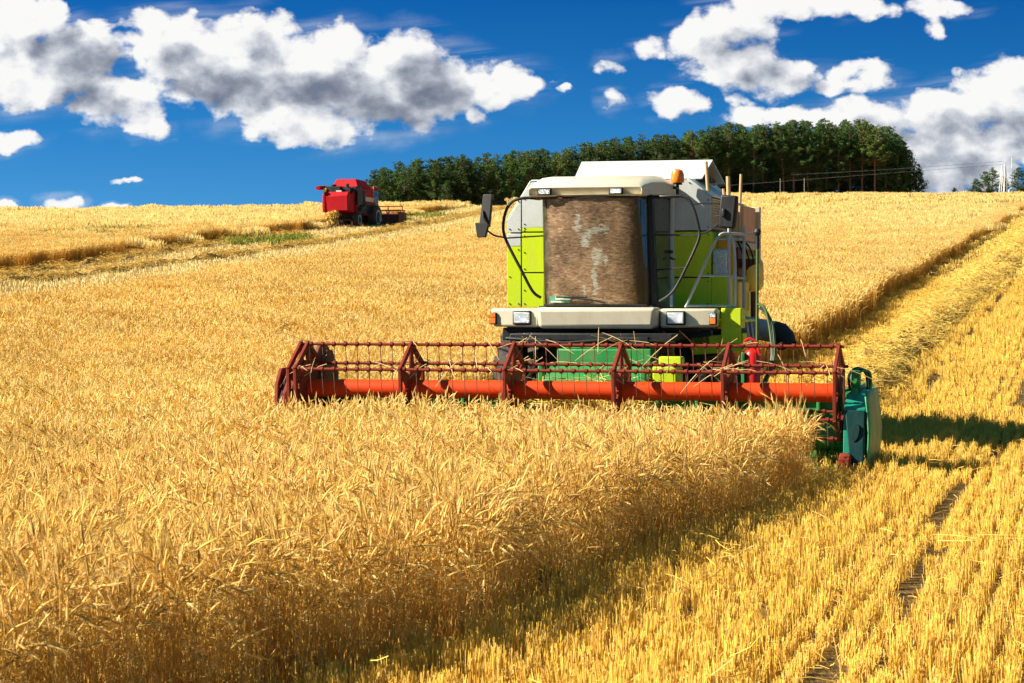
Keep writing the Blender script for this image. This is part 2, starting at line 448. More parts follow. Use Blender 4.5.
for k in range(2):
    q = MB(); q.tube(smooth_path([(-3.55, -.5 + .1 * k, .4), (-3.57, -.2, .9), (-3.52, 0, 1.2 + .06 * k), (-3.44, .2, 1.25), (-3.42, .4, 1.1)], 5), .014, 6)
    q.build('hose', M['black'], header)

# --- reel
tube_z = 1.0
rl = MB(); rl.tube([(-3.3, 0, tube_z), (3.36, 0, tube_z)], 0.112, 32)
reel = rl.build('reel', M['red_tube'], comb)
RR = 0.55
ANG = [R(33 + 60 * k) for k in range(6)]
arm_x = [-3.28, -1.93, -0.62, 0.72, 2.03, 3.34]
def spider(x, solid):
    b = MB()
    for k, an in enumerate(ANG):
        u = Vector((0, math.cos(an), math.sin(an))); w = Vector((0, -math.sin(an), math.cos(an)))
        c = Vector((x, 0, tube_z))
        wd = 0.045
        p0, p1 = c + u * .10, c + u * RR
        for (q0, q1, h0, h1) in ((p0, p1, wd * 2.6, wd * .8),):
            b.hexa([q0 + w * h0 - Vector((.012, 0, 0)), q0 - w * h0 - Vector((.012, 0, 0)), q0 - w * h0 + Vector((.012, 0, 0)), q0 + w * h0 + Vector((.012, 0, 0)),
                    q1 + w * h1 - Vector((.012, 0, 0)), q1 - w * h1 - Vector((.012, 0, 0)), q1 - w * h1 + Vector((.012, 0, 0)), q1 + w * h1 + Vector((.012, 0, 0))])
        an2 = ANG[(k + 1) % 6]
        e = c + Vector((0, math.cos(an2), math.sin(an2))) * RR
        t = (e - p1).normalized(); nrm = Vector((1, 0, 0)).cross(t)
        X = Vector((.016 + .003, 0, 0)); hw = .036
        q0, q1 = p1 - t * .03, e + t * .03
        b.hexa([q0 + nrm * hw - X, q0 - nrm * hw - X, q0 - nrm * hw + X, q0 + nrm * hw + X,
                q1 + nrm * hw - X, q1 - nrm * hw - X, q1 - nrm * hw + X, q1 + nrm * hw + X])
    b.lathe([(.0, -.02), (.25 if not solid else .40, -.02), (.25 if not solid else .40, .02), (.0, .02)], (x, 0, tube_z), 'x', 6)
    return b
first = None
for i, x in enumerate(arm_x):
    spider(x, i in (0,)).build('reel_star', M['red_frame'], reel, 0.004, 1)
# second, offset star plate of the tilting gear at the left end
spider(-3.37, True).build('reel_star', M['red_frame'], reel, 0.004, 1)

tn = MB()
for k in range(44):
    x = -3.24 + k * 0.151
    tn.tube([(x, 0, 0), (x + .004, .008, -.10), (x + .006, .02, -.20), (x + .004, .05, -.30)], [.006, .0055, .005, .004], 5)
tines = tn.build('tine_row', M['rust'], reel)
bm_ = MB(); bm_.tube([(-3.36, 0, 0), (3.40, 0, 0)], 0.0185, 10)
for k in range(44):
    x = -3.24 + k * 0.151
    bm_.tube([(x - .018, 0, 0), (x + .018, 0, 0)], 0.031, 8)
bar = bm_.build('reel_bar', M['red_frame'], reel)
for k, an in enumerate(ANG):
    p = (0, RR * math.cos(an), tube_z + RR * math.sin(an))
    b_ = bar if k == 0 else bar.copy()
    t_ = tines if k == 0 else tines.copy()
    if k:
        C.objects.link(b_); C.objects.link(t_)
        b_.parent = reel; t_.parent = reel
    b_.location = p; t_.location = p
# straws caught on the bars
cs = MB()
rs = random.Random(5)
for k in range(120):
    an = rs.choice(ANG[:3]); x = rs.uniform(-3.2, 3.3)
    if rs.random() < .5: x = rs.choice(arm_x) + rs.gauss(0, .12)
    p = Vector((x, RR * math.cos(an), tube_z + RR * math.sin(an) + .02))
    L = rs.uniform(.12, .5); a1 = rs.uniform(0, 2 * PI); up = rs.uniform(-1.0, .5)
    dv_ = Vector((math.cos(a1), math.sin(a1) * .5, up)).normalized() * L
    cs.tube([p - dv_ * .35, p + Vector((0, 0, .015)), p + dv_ * .4, p + dv_ * .75 + Vector((0, 0, -.06 * L))], [.004, .004, .004, .002], 4)
tag(cs.build('caught_straw', paint('caught_straw_tan', (0.62, 0.44, 0.18), 0.7, (0.45, 0.3, 0.1), 0.3, scale=5), reel), kind='stuff')

# --- feeder house
b = MB()
b.hexa([(-.55, .98, .30), (.80, .98, .30), (.80, 1.75, .55), (-.55, 1.75, .55),
        (-.55, .98, 1.02), (.80, .98, 1.02), (.80, 1.75, 1.30), (-.55, 1.75, 1.30)])
b.hexa([(-.50, 1.77, .50), (.74, 1.77, .50), (.62, 3.0, .75), (-.5, 3.0, .75),
        (-.50, 1.77, 1.46), (.74, 1.77, 1.46), (.62, 3.0, 1.70), (-.5, 3.0, 1.70)])
b.box(-.57, -.50, 1.0, 1.12, .3, 1.3); b.box(.74, .82, 1.0, 1.12, .3, 1.3)
b.box(-.56, .81, 1.0, 1.08, 1.02, 1.10)
b.build('feeder_house', M['green'], comb, 0.015)
b = MB(); b.box(.84, 1.16, 1.35, 1.75, .95, 1.26); b.box(.90, 1.20, 1.45, 1.65, 1.26, 1.38)
b.build('gearbox_cover', M['lime'], comb, 0.02)
b = MB()
b.tube([(-.95, 1.02, .8), (-.95, 2.6, 1.2)], .04, 8)
b.build('lift_ram', M['black'], comb)
b = MB(); b.tube([(1.5, 1.02, .9), (1.3, 2.6, 1.3)], .04, 8)
b.build('lift_ram', M['black'], comb)
b = MB(); b.lathe([(0, 0), (.075, 0), (.105, .04), (.105, .40), (.07, .46), (.03, .48), (.03, .54), (0, .54)], (2.14, 1.15, 1.02), 'z', 20)
b.build('canister', M['bright_red'], comb)
b = MB(); b.box(2.05, 2.24, 1.12, 1.2, 1.0, 1.05); b.box(2.02, 2.06, 1.02, 1.2, .9, 1.45); b.box(2.1, 2.18, 1.02, 1.1, .9, 1.02)
b.build('canister_bracket', M['green'], comb, 0.005)
b = MB()
b.tube(smooth_path([(2.06, 1.1, 1.50), (2.05, 1.1, 1.58), (2.12, 1.1, 1.62), (2.20, 1.1, 1.56), (2.24, 1.1, 1.40)], 5), .014, 6)
b.build('red_hose', M['bright_red'], comb)
for k in range(3):
    b = MB(); o = k * .05
    b.tube(smooth_path([(2.16 + o * .5, 1.5, 2.05 - o), (2.26 + o * .5, 1.45, 1.98 - o), (2.33 + o * .4, 1.4, 1.70), (2.36 + o * .3, 1.3, 1.35), (2.28 + o * .2, 1.1, 1.05)], 5), .02, 6)
    b.build('hose', M['rod'] if k != 1 else M['black'], comb)
b = MB(); b.tube([(2.15, 1.5, .85), (2.15, 1.5, 2.92)], [.022, .017], 8)
pole = b.build('marker_rod', M['rod'], comb)
b = MB(); b.lathe([(0, -.05), (.03, -.042), (.05, 0), (.03, .042), (0, .05)], (2.15, 1.5, 2.95), 'z', 16); b.tube([(2.15, 1.5, 2.74), (2.15, 1.5, 2.95)], .024, 8)
b.build('ball', M['black'], pole)

# --- running gear
def wheel(cx, cy, cz, rad, wid, rimr, name):
    t = MB(); hw = wid / 2
    t.lathe([(rimr, -hw * .8), (rad * .86, -hw), (rad * .95, -hw * .9), (rad * .965, 0), (rad * .95, hw * .9), (rad * .86, hw), (rimr, hw * .8)], (cx, cy, cz), 'x', 40)
    nl = 22
    for i in range(nl):
        for sd in (-1, 1):
            a0 = 2 * PI * (i + (0.5 if sd > 0 else 0)) / nl; a1 = a0 + 0.17
            def P(a, x, r): return (cx + x, cy + r * math.cos(a), cz + r * math.sin(a))
            w = .055
            t.hexa([P(a0 - w, sd * hw * 1.01, rad * .88), P(a0 + w, sd * hw * 1.01, rad * .88), P(a1 + w, 0, rad * .94), P(a1 - w, 0, rad * .94),
                    P(a0 - w * .8, sd * hw * .98, rad), P(a0 + w * .8, sd * hw * .98, rad), P(a1 + w * .8, 0, rad * 1.02), P(a1 - w * .8, 0, rad * 1.02)])
    w_ = t.build(name, M['rubber'], comb, 0, angle=30)
    q = MB(); q.lathe([(.05, -hw * .3), (rimr * .6, -hw * .3), (rimr * .75, -hw * .7), (rimr, -hw * .82), (rimr + .01, hw * .82), (rimr * .75, hw * .6), (.05, hw * .3)], (cx, cy, cz), 'x', 32)
    q.build('rim', M['rim'], w_)
    return w_
wheel(-1.42, 3.95, .84, .86, .62, .42, 'front_wheel')
wheel(1.06, 3.95, .84, .86, .62, .42, 'front_wheel')
wheel(-1.25, 7.6, .56, .50, .40, .24, 'rear_wheel')
wheel(.95, 7.6, .56, .50, .40, .24, 'rear_wheel')
b = MB()
b.box(-1.1, .75, 3.75, 4.15, .65, 1.05); b.box(-.9, .6, 3.0, 8.2, 1.0, 1.75); b.box(-1.45, 1.18, 2.85, 4.4, 1.68, 1.80)
b.box(-1.15, 1.0, 1.85, 2.84, 1.57, 1.66); b.box(-1.25, -1.15, 2.2, 2.84, 1.1, 1.62); b.box(-.9, -.6, 1.78, 2.0, 1.48, 1.60); b.box(.3, .7, 1.80, 2.0, 1.50, 1.62); b.tube([(-1.2, 1.82, 1.60), (-.4, 1.78, 1.545), (.4, 1.80, 1.60), (1.05, 1.85, 1.55)], .022, 6); b.box(-1.0, .7, 7.5, 7.7, .5, .65); b.tube([(-.15, 7.6, .6), (-.15, 7.6, 1.1)], .08, 10)  # wide thin box: plate added under the bumper to shade the feeder house
b.box(-1.55, -1.1, 3.0, 3.2, 1.55, 1.72); b.box(.7, 1.3, 3.05, 3.3, 1.5, 1.70)
b.build('chassis', M['black'], comb, 0.02)

# --- body: dark core with panels standing proud of it, so that the seams are real gaps
zb, zs = 2.0, 3.06
core = MB()
core.prism([(-1.72, zb), (1.10, zb), (1.10, 3.50), (.78, 3.73), (-1.39, 3.73), (-1.72, 3.19)], 'y', 4.14, 6.7)
core.build('grain_tank', M['black'], comb)
def panel(name, poly, y0, y1, mat, label=None):
    b = MB(); b.prism(poly, 'y', y0, y1)
    cx = sum(p[0] for p in poly) / len(poly); cz = sum(p[1] for p in poly) / len(poly)
    for (px_, pz_) in poly:                                       # fixing bolts in the corners
        d_ = Vector((cx - px_, cz - pz_)); l_ = d_.length
        if l_ < .15: continue
        q = Vector((px_, pz_)) + Vector((math.copysign(.035, d_.x), math.copysign(.045, d_.y)))
        b.lathe([(.011, 0), (.011, -.007), (.007, -.010)], (q.x, y0, q.y), 'y', 8, mi=1)
    if max(p[1] for p in poly) - min(p[1] for p in poly) > .4 and mat is M['lime']:
        xm = min(p[0] for p in poly) + .035; zm = (min(p[1] for p in poly) + max(p[1] for p in poly)) / 2
        b.lathe([(.011, 0), (.011, -.007), (.007, -.010)], (xm, y0, zm), 'y', 8, mi=1)
    o = b.build(name, [mat, M['black']], comb, 0.008)
    if label: tag(o, label)
    return o
G = .009
panel('body_panel', [(-1.76, zb), (-1.555 - G, zb), (-1.555 - G, 2.85), (-1.76, 2.85)], 4.09, 4.14, M['lime'], 'narrow lime outer panel beside the cab')
panel('body_panel', [(-1.76, 2.853), (-1.555 - G, 2.853), (-1.555 - G, 3.03), (-1.76, 3.03)], 4.09, 4.14, M['white'])
panel('body_panel', [(-1.76, 3.05), (-1.555 - G, 3.05), (-1.555 - G, 3.53), (-1.76, 3.20)], 4.09, 4.14, M['white'], 'white outer panel with a cut off corner')
panel('body_panel', [(-1.555 + G, zb), (-.98, zb), (-.98, 2.47), (-1.555 + G, 2.47)], 4.09, 4.14, M['lime'])
panel('body_panel', [(-1.555 + G, 2.49), (-.98, 2.49), (-.98, zs - .02), (-1.555 + G, zs - .02)], 4.09, 4.14, M['lime'])
panel('body_panel', [(-1.555 + G, zs), (-.98, zs), (-.98, zs + .055), (-1.555 + G, zs + .055)], 4.09, 4.14, M['lime'])
panel('body_panel', [(-1.555 + G, zs + .058), (-.98, zs + .058), (-.98, 3.75), (-1.41, 3.75), (-1.555 + G, 3.56)], 4.09, 4.14, M['white'])
panel('body_panel', [(.50, zb), (1.13, zb), (1.13, 2.40), (.50, 2.40)], 4.09, 4.14, M['lime'])
panel('body_panel', [(.50, 2.42), (1.13, 2.42), (1.13, zs - .02), (.50, zs - .02)], 4.09, 4.14, M['lime'])
panel('body_panel', [(.50, zs), (1.13, zs), (1.13, 3.52), (.80, 3.76), (.50, 3.76)], 4.09, 4.14, M['white'], 'white panel beside the cab door')
for (z0, z1, mt) in ((zb, zs - .02, 'lime'), (zs, 3.50, 'white')):
    b = MB(); b.box(1.10, 1.13, 5.62, 6.7, z0, z1); b.build('side_panel', M[mt], comb, 0.008)
    b = MB(); b.box(-1.76, -1.72, 4.14, 6.7, z0, min(z1, 3.19)); b.build('side_panel', M[mt], comb, 0.008)
b = MB(); b.box(1.10, 1.13, 4.14, 5.60, zb, zs - .02); b.build('side_panel', M['lime'], comb, 0.008)
b = MB()                                                          # tank shoulders and top
b.hexa([(.79, 4.10, 3.765), (1.135, 4.10, 3.515), (1.135, 6.7, 3.515), (.79, 6.7, 3.765),
        (.80, 4.10, 3.79), (1.16, 4.10, 3.53), (1.16, 6.7, 3.53), (.80, 6.7, 3.79)])
b.hexa([(-1.42, 4.10, 3.755), (-1.42, 6.7, 3.755), (-1.765, 6.7, 3.195), (-1.765, 4.10, 3.195),
        (-1.43, 4.10, 3.78), (-1.43, 6.7, 3.78), (-1.79, 6.7, 3.205), (-1.79, 4.10, 3.205)])
b.box(-1.42, .79, 4.10, 6.7, 3.765, 3.785)
b.build('tank_top', M['white'], comb, 0.01)
b = MB(); b.prism([(6.72, 1.7), (8.6, 1.5), (9.0, 1.9), (8.8, 2.8), (8.0, 3.25), (6.72, 3.3)], 'x', -1.5, 1.0)
b.build('straw_hood', M['lime'], comb, 0.05)
# grain tank cover folded up into a tent, open at its end
b = MB()
F = [(-.95, 4.75, 3.80), (.90, 4.75, 3.79), (.985, 5.18, 4.08), (-.93, 5.18, 4.08)]
K = [(.985, 5.18, 4.08), (-.93, 5.18, 4.08), (-.95, 5.85, 3.79), (1.05, 5.85, 3.79)]
for q in (F, K):
    n = (Vector(q[1]) - Vector(q[0])).cross(Vector(q[3]) - Vector(q[0])).normalized() * .02
    b.hexa([tuple(Vector(p)) for p in q] + [tuple(Vector(p) + n) for p in q])
b.build('tank_cover', M['white'], comb, 0.006)
b = MB(); b.prism([(4.8, 3.79), (5.8, 3.79), (5.2, 4.05)], 'x', .80, .82); b.box(.86, .93, 4.9, 5.75, 3.79, 3.83)
b.build('cover_end', M['dark_in'], comb)
b = MB(); b.prism([(4.8, 3.79), (5.8, 3.79), (5.2, 4.05)], 'x', -.90, -.88)
b.build('cover_end', M['white'], comb)

# --- radiator grille, tanks and boxes on the right flank
gr = MB()
gr.box(1.10, 1.135, 4.16, 4.20, 3.08, 3.5); gr.box(1.10, 1.135, 5.54, 5.58, 3.08, 3.5)
for k in range(12):
    z = 3.09 + k * .036; gr.box(1.105, 1.15, 4.16, 5.58, z, z + .014)
for k in range(14):
    y = 4.2 + k * .1; gr.box(1.105, 1.146, y, y + .02, 3.08, 3.5)
gr.build('radiator_grille', M['beige'], comb)
b = MB(); b.box(1.13, 1.36, 4.11, 4.6, zb, 2.42)
b.build('step_box', M['lime'], comb, 0.015)
b = MB(); b.box(1.14, 1.36, 4.13, 4.4, 2.424, 2.80)
b.build('tool_case', M['foil'], comb, 0.04, 3)
b = MB(); b.box(1.13, 1.30, 6.0, 7.2, 2.95, 3.48)
b.build('engine_panel', M['orange'], comb, 0.02)
b = MB(); b.box(1.13, 1.36, 7.22, 7.35, 2.6, 3.5); b.box(1.13, 1.36, 5.96, 7.35, 2.84, 2.94)
b.build('engine_frame', M['beige'], comb, 0.01)
b = MB(); b.box(.85, 1.47, 5.95, 7.0, 2.22, 2.74)
b.build('fuel_tank', M['yellow'], comb, 0.13, 4)
b = MB(); b.box(1.13, 1.40, 4.9, 5.9, 1.95, 2.36); b.box(1.13, 1.38, 4.62, 4.72, 2.0, 3.05)
b.build('battery_box', M['yellow'], comb, 0.02)
b = MB()
b.box(1.13, 1.60, 5.0, 5.2, 2.62, 2.68); b.tube([(1.2, 5.3, 2.55), (1.62, 5.3, 2.66)], .045, 8); b.box(1.13, 1.34, 5.2, 5.9, 2.45, 2.85)
b.tube([(1.46, 5.9, 1.7), (1.46, 5.9, 2.22)], .045, 8)
b.build('engine_fittings', M['rust'], comb, 0.008)
for k in range(3):
    b = MB(); o = k * .06
    b.tube(smooth_path([(1.36, 4.8 + o, 2.95), (1.44 + o, 4.7, 2.86), (1.50 + o, 4.8, 2.62), (1.45, 5.2, 2.45 + o)], 5), .013, 6)
    b.build('cable', M['black'], comb)
# grain unloading pipe, its mouth folded back
b = MB(); b.tube([(1.1, 5.62, 1.76), (1.84, 5.45, 1.64)], .155, 28, mi=0); b.tube([(1.50, 5.53, 1.677), (1.53, 5.524, 1.672)], .175, 28)
pipe = b.build('unloading_pipe', M['steel'], comb)
b = MB(); b.tube([(1.82, 5.455, 1.645), (1.90, 5.44, 1.62), (1.97, 5.42, 1.55), (2.02, 5.40, 1.44)], [.158, .166, .16, .14], 24, caps=False)
b.build('rubber_spout', M['plastic'], pipe)

# --- cab
cab = MB()
cab.box(-.98, .58, 2.75, 4.08, 1.95, 2.02)                        # floor
cab.box(-.98, .58, 4.03, 4.08, 2.02, 3.50)                        # rear wall
cabo = cab.build('cab', M['dark_in'], comb, 0.005)
# windscreen with curved corners
prof = [(-.97, 3.12), (-.955, 2.95), (-.90, 2.80), (-.80, 2.735), (-.5, 2.71), (-.2, 2.70), (.1, 2.71), (.38, 2.735), (.47, 2.80), (.53, 2.95), (.55, 3.12)]
vs = []; fs = []
for j, z in enumerate((2.02, 2.5, 3.0, 3.47)):
    for (x, y) in prof:
        vs.append((x - (0.05 * j / 3 if x > .3 else 0), y - .11 * j / 3, z))
n = len(prof)
for j in range(3):
    for i in range(n - 1): fs.append((j * n + i, j * n + i + 1, (j + 1) * n + i + 1, (j + 1) * n + i))
w = MB(); w.add(vs, fs); ws = w.build('windscreen', M['windscreen'], cabo, angle=60)
b = MB(); b.tube([(-.90, 2.735, 2.03), (-.5, 2.69, 2.03), (-.2, 2.68, 2.03), (.1, 2.69, 2.03), (.5, 2.735, 2.03)], .014, 6)
b.build('windscreen_seal', M['black'], cabo)
b = MB(); b.tube([(-.9, 2.625, 3.46), (-.2, 2.575, 3.46), (.4, 2.625, 3.46)], .012, 6)
b.build('windscreen_seal', M['black'], cabo)
b = MB(); b.tube(smooth_path([(-.05, 2.66, 2.06), (-.25, 2.655, 2.10), (-.62, 2.67, 2.13)], 4), .011, 6); b.box(-.72, -.3, 2.66, 2.675, 2.125, 2.145)
b.build('wiper', M['black'], cabo)
b = MB(); b.box(-.82, -.55, 2.705, 2.712, 2.06, 2.15); b.build('sticker', M['mark_green'], ws)
b = MB(); b.box(-.74, -.53, 2.695, 2.703, 2.10, 2.145); b.box(-.80, -.62, 2.698, 2.703, 2.065, 2.085); b.build('sticker', M['sticker'], ws)
b = MB(); b.box(-.90, -.865, 2.79, 2.795, 2.60, 2.90); b.build('sticker', M['sticker'], ws)
# door with side glass, black posts
b = MB()
b.box(-1.0, -.965, 3.10, 3.16, 2.0, 3.5); b.build('cab_post', M['black'], cabo, 0.006)
b = MB(); b.box(-1.0, -.965, 4.0, 4.08, 2.0, 3.5); b.build('cab_post', M['black'], cabo, 0.006)
b = MB()
b.hexa([(.53, 2.90, 2.0), (.60, 2.90, 2.0), (.60, 3.06, 2.0), (.53, 3.06, 2.0), (.47, 2.88, 3.5), (.54, 2.88, 3.5), (.54, 3.04, 3.5), (.47, 3.04, 3.5)])
b.build('cab_post', M['black'], cabo, 0.006)
b = MB(); b.add([(.585, 3.06, 2.03), (.60, 3.98, 2.03), (.585, 3.98, 3.48), (.53, 3.04, 3.48)], [(0, 1, 2, 3)])
dr = b.build('door', M['glass'], cabo)
b = MB(); b.box(.59, .63, 3.95, 4.08, 2.0, 3.5); b.build('door_frame', M['white'], dr, 0.005)
b = MB(); b.tube([(.62, 3.75, 2.68), (.66, 3.75, 2.66), (.66, 3.9, 2.66)], .014, 6); b.box(.60, .64, 3.72, 3.92, 2.74, 2.78); b.build('handle', M['black'], dr)
b = MB(); b.add([(-.975, 3.16, 2.03), (-.975, 4.0, 2.03), (-.975, 4.0, 3.48), (-.975, 3.16, 3.48)], [(0, 3, 2, 1)])
b.build('side_window', M['glass'], cabo)
# inside: seat, steering column, wheel
b = MB(); b.box(-.45, .05, 3.45, 3.9, 2.28, 2.42); b.box(-.45, .05, 3.85, 3.98, 2.42, 3.05); b.box(-.3, -.1, 3.55, 3.8, 2.02, 2.28)
b.build('seat', M['seat'], cabo, 0.05, 3)
b = MB(); b.tube([(-.2, 3.0, 2.02), (-.2, 3.16, 2.66)], .05, 10)
b.tube([(-.2 + .19 * math.cos(t * PI / 10), 3.17 + .14 * math.sin(t * PI / 10), 2.66 + .10 * math.sin(t * PI / 10)) for t in range(21)], .016, 6)
b.build('steering_wheel', M['black'], cabo)

# roof: front fascia, sloping top, flared towards the door side
rf = MB()
def ring(y, x0, x1, z0, z1, ch):
    return [(x0, y, z0), (x1, y, z0), (x1, y, z1 - ch), (x1 - ch * 1.6, y, z1), (x0 + ch * 1.6, y, z1), (x0, y, z1 - ch)]
rings = [ring(2.62, -1.06, .46, 3.47, 3.50, .005), ring(2.555, -1.07, .465, 3.50, 3.60, .02), ring(2.66, -1.09, .48, 3.475, 3.665, .05), ring(3.0, -1.12, .52, 3.50, 3.745, .08),
         ring(3.5, -1.13, .60, 3.53, 3.79, .10), ring(4.05, -1.10, .66, 3.52, 3.80, .13)]
vs = [p for r_ in rings for p in r_]; fs = []
for j in range(len(rings) - 1):
    for i in range(6): fs.append((j * 6 + i, j * 6 + (i + 1) % 6, (j + 1) * 6 + (i + 1) % 6, (j + 1) * 6 + i))
fs += [tuple(range(6))[::-1], tuple(range(30, 36))]
rf.add(vs, fs)
roof = rf.build('roof', M['cream'], cabo, 0.03, 3)
b = MB(); b.box(-1.0, .42, 2.62, 2.70, 3.44, 3.475); b.box(-.70, -.62, 2.58, 2.66, 3.45, 3.478); b.box(-.12, -.04, 2.58, 2.66, 3.45, 3.478); b.build('roof_trim', M['rust'], cabo)
for x0 in (-.95, .02):
    b = MB(); b.box(x0, x0 + .19, 2.545, 2.58, 3.495, 3.585)
    l = b.build('work_light', M['black'], cabo, 0.006)
    b = MB(); b.box(x0 + .02, x0 + .17, 2.537, 2.546, 3.508, 3.572); b.build('lens', M['lens'], l, 0.003)
b = MB(); b.tube([(.70, 3.9, 3.5), (.70, 3.9, 3.70)], .022, 8); b.lathe([(0, 0), (.07, 0), (.06, .03), (0, .03)], (.70, 3.9, 3.68), 'z', 16); b.box(.62, .72, 3.88, 3.92, 3.62, 3.66)
bc = b.build('beacon', M['black'], cabo)
b = MB(); b.lathe([(0, 0), (.085, 0), (.095, .02), (.09, .12), (.07, .17), (.03, .19), (0, .19)], (.70, 3.9, 3.705), 'z', 24)
b.build('beacon_lamp', M['amber'], bc)

# --- cream bumper with lamps
b = MB()
b.hexa([(-.90, 2.40, 1.72), (.66, 2.40, 1.72), (.68, 2.85, 1.72), (-.93, 2.85, 1.72),
        (-.93, 2.36, 2.0), (.69, 2.36, 2.0), (.69, 2.85, 2.0), (-.94, 2.85, 2.0)])
bp = b.build('bumper', M['cream'], comb, 0.06, 4)
b = MB()
b.hexa([(-1.60, 2.70, 1.74), (-.945, 2.62, 1.73), (-.945, 3.0, 1.73), (-1.60, 3.0, 1.74),
        (-1.64, 2.70, 1.985), (-.945, 2.62, 1.985), (-.945, 3.0, 1.985), (-1.64, 3.0, 1.985)])
b.build('bumper_wing', M['cream'], bp, 0.035, 3)
b = MB()
b.hexa([(.697, 2.62, 1.73), (1.42, 2.70, 1.74), (1.42, 3.0, 1.74), (.697, 3.0, 1.73),
        (.697, 2.62, 1.985), (1.44, 2.70, 1.985), (1.44, 3.0, 1.985), (.697, 3.0, 1.985)])
b.build('bumper_wing', M['cream'], bp, 0.035, 3)
for x0 in (-1.31, .78):
    b = MB(); b.box(x0, x0 + .26, 2.605, 2.66, 1.765, 1.955)
    l = b.build('headlight', M['black'], bp, 0.02)
    b = MB(); b.box(x0 + .022, x0 + .238, 2.588, 2.61, 1.785, 1.935); b.build('lens', M['lens'], l, 0.012, 3)
for x0 in (-1.645, 1.345):
    b = MB(); b.box(x0, x0 + .10, 2.665, 2.72, 1.77, 1.93)
    l = b.build('indicator', M['black'], bp, 0.01)
    b = MB(); b.box(x0 + .012, x0 + .088, 2.655, 2.67, 1.78, 1.86); b.build('lens', M['amber'], l, 0.006)
    b = MB(); b.box(x0 + .012, x0 + .088, 2.655, 2.67, 1.865, 1.92); b.build('lens', M['lens'] if x0 > 0 else M['amber'], l, 0.006)

# --- black grab rails with mirrors
for sx in (-1, 1):
    if sx < 0:
        path = [(-1.0, 2.9, 3.46), (-1.16, 2.75, 3.47), (-1.34, 2.72, 3.42), (-1.43, 2.70, 3.27), (-1.46, 2.70, 3.05), (-1.40, 2.70, 2.86), (-1.22, 2.70, 2.52), (-1.06, 2.72, 2.22), (-.96, 2.78, 2.13)]
    else:
        path = [(.50, 2.9, 3.46), (.70, 2.75, 3.47), (1.00, 2.72, 3.46), (1.12, 2.70, 3.33), (1.20, 2.70, 3.05), (1.20, 2.70, 2.90), (1.05, 2.70, 2.56), (.86, 2.72, 2.22), (.66, 2.80, 2.08)]
    b = MB(); b.tube(smooth_path(path, 6), .020, 8)
    rail = b.build('grab_rail', M['black'], comb)
    b = MB()
    if sx < 0:
        for z0, z1 in ((3.33, 3.40), (3.03, 2.94)):
            b.tube(smooth_path([(-1.44, 2.70, z1), (-1.58, 2.66, z1 + .03), (-1.70, 2.66, z0 + .03)], 4), .012, 6)
            b.build('mirror_bracket', M['black'], rail); b = MB()
        b.tube([(-1.45, 2.72, 2.93), (-1.0, 3.1, 2.97)], .010, 6)
    else:
        b.tube(smooth_path([(1.12, 2.70, 3.36), (1.3, 2.68, 3.37), (1.52, 2.66, 3.36)], 4), .012, 6)
        b.build('mirror_bracket', M['black'], rail); b = MB()
        b.tube(smooth_path([(1.20, 2.70, 2.98), (1.33, 2.68, 3.0), (1.52, 2.66, 3.14)], 4), .014, 6)
        b.build('mirror_bracket', M['black'], rail); b = MB()
        b.tube([(1.20, 2.72, 2.95), (.55, 3.0, 2.97)], .010, 6); b.build('rail_stay', M['black'], rail); b = MB(); b.tube([(1.04, 2.72, 2.53), (.58, 3.0, 2.50)], .010, 6)
    b.build('rail_stay', M['black'], rail)
    b = MB()
    if sx < 0:
        b.hexa([(-1.78, 2.62, 3.08), (-1.63, 2.58, 3.08), (-1.63, 2.68, 3.08), (-1.78, 2.72, 3.08), (-1.72, 2.62, 3.52), (-1.585, 2.58, 3.52), (-1.585, 2.68, 3.52), (-1.72, 2.72, 3.52)])
        b.hexa([(-1.80, 2.60, 2.94), (-1.68, 2.58, 2.94), (-1.68, 2.66, 2.94), (-1.80, 2.68, 2.94), (-1.83, 2.60, 3.14), (-1.63, 2.58, 3.14), (-1.63, 2.66, 3.14), (-1.83, 2.68, 3.14)])
        b.tube([(-1.72, 2.60, 3.30), (-1.70, 2.57, 3.2), (-1.66, 2.57, 3.15)], .02, 6)
    else:
        b.hexa([(1.47, 2.60, 3.05), (1.68, 2.58, 3.03), (1.70, 2.68, 3.03), (1.49, 2.70, 3.05), (1.50, 2.60, 3.48), (1.72, 2.58, 3.46), (1.74, 2.68, 3.46), (1.52, 2.70, 3.48)])
        b.box(1.52, 1.58, 2.55, 2.60, 3.18, 3.30)
    b.build('mirror', M['black' if sx > 0 else 'plastic'], rail, 0.025, 3)

# --- boarding platform, ladder and rails on the right
b = MB()
b.box(1.15, 1.74, 2.95, 4.3, 1.80, 1.84)
b.hexa([(1.46, 2.94, 1.52), (1.72, 2.94, 1.52), (1.72, 2.97, 1.52), (1.46, 2.97, 1.52), (1.46, 2.94, 1.99), (1.73, 2.94, 1.99), (1.73, 2.97, 1.99), (1.46, 2.97, 1.99)])
b.add([(1.50, 2.93, 1.99), (1.73, 2.93, 1.99), (1.73, 2.93, 1.72), (1.50, 3.3, 1.99), (1.73, 3.3, 1.99), (1.73, 3.3, 1.72)],
      [(0, 1, 2), (3, 5, 4), (0, 3, 4, 1), (1, 4, 5, 2), (2, 5, 3, 0)])
b.hexa([(1.05, 3.05, 1.36), (1.74, 3.05, 1.42), (1.74, 3.4, 1.42), (1.05, 3.4, 1.36), (1.0, 3.05, 1.60), (1.74, 3.05, 1.66), (1.74, 3.4, 1.66), (1.0, 3.4, 1.60)])
b.build('platform', M['lime'], comb, 0.012)
b = MB()
b.tube(smooth_path([(.98, 2.95, 2.0), (1.20, 3.05, 2.52), (1.36, 3.15, 2.90), (1.46, 3.2, 2.99), (1.56, 3.25, 2.92), (1.60, 3.25, 2.6), (1.60, 3.25, 1.9)], 6), .019, 8)
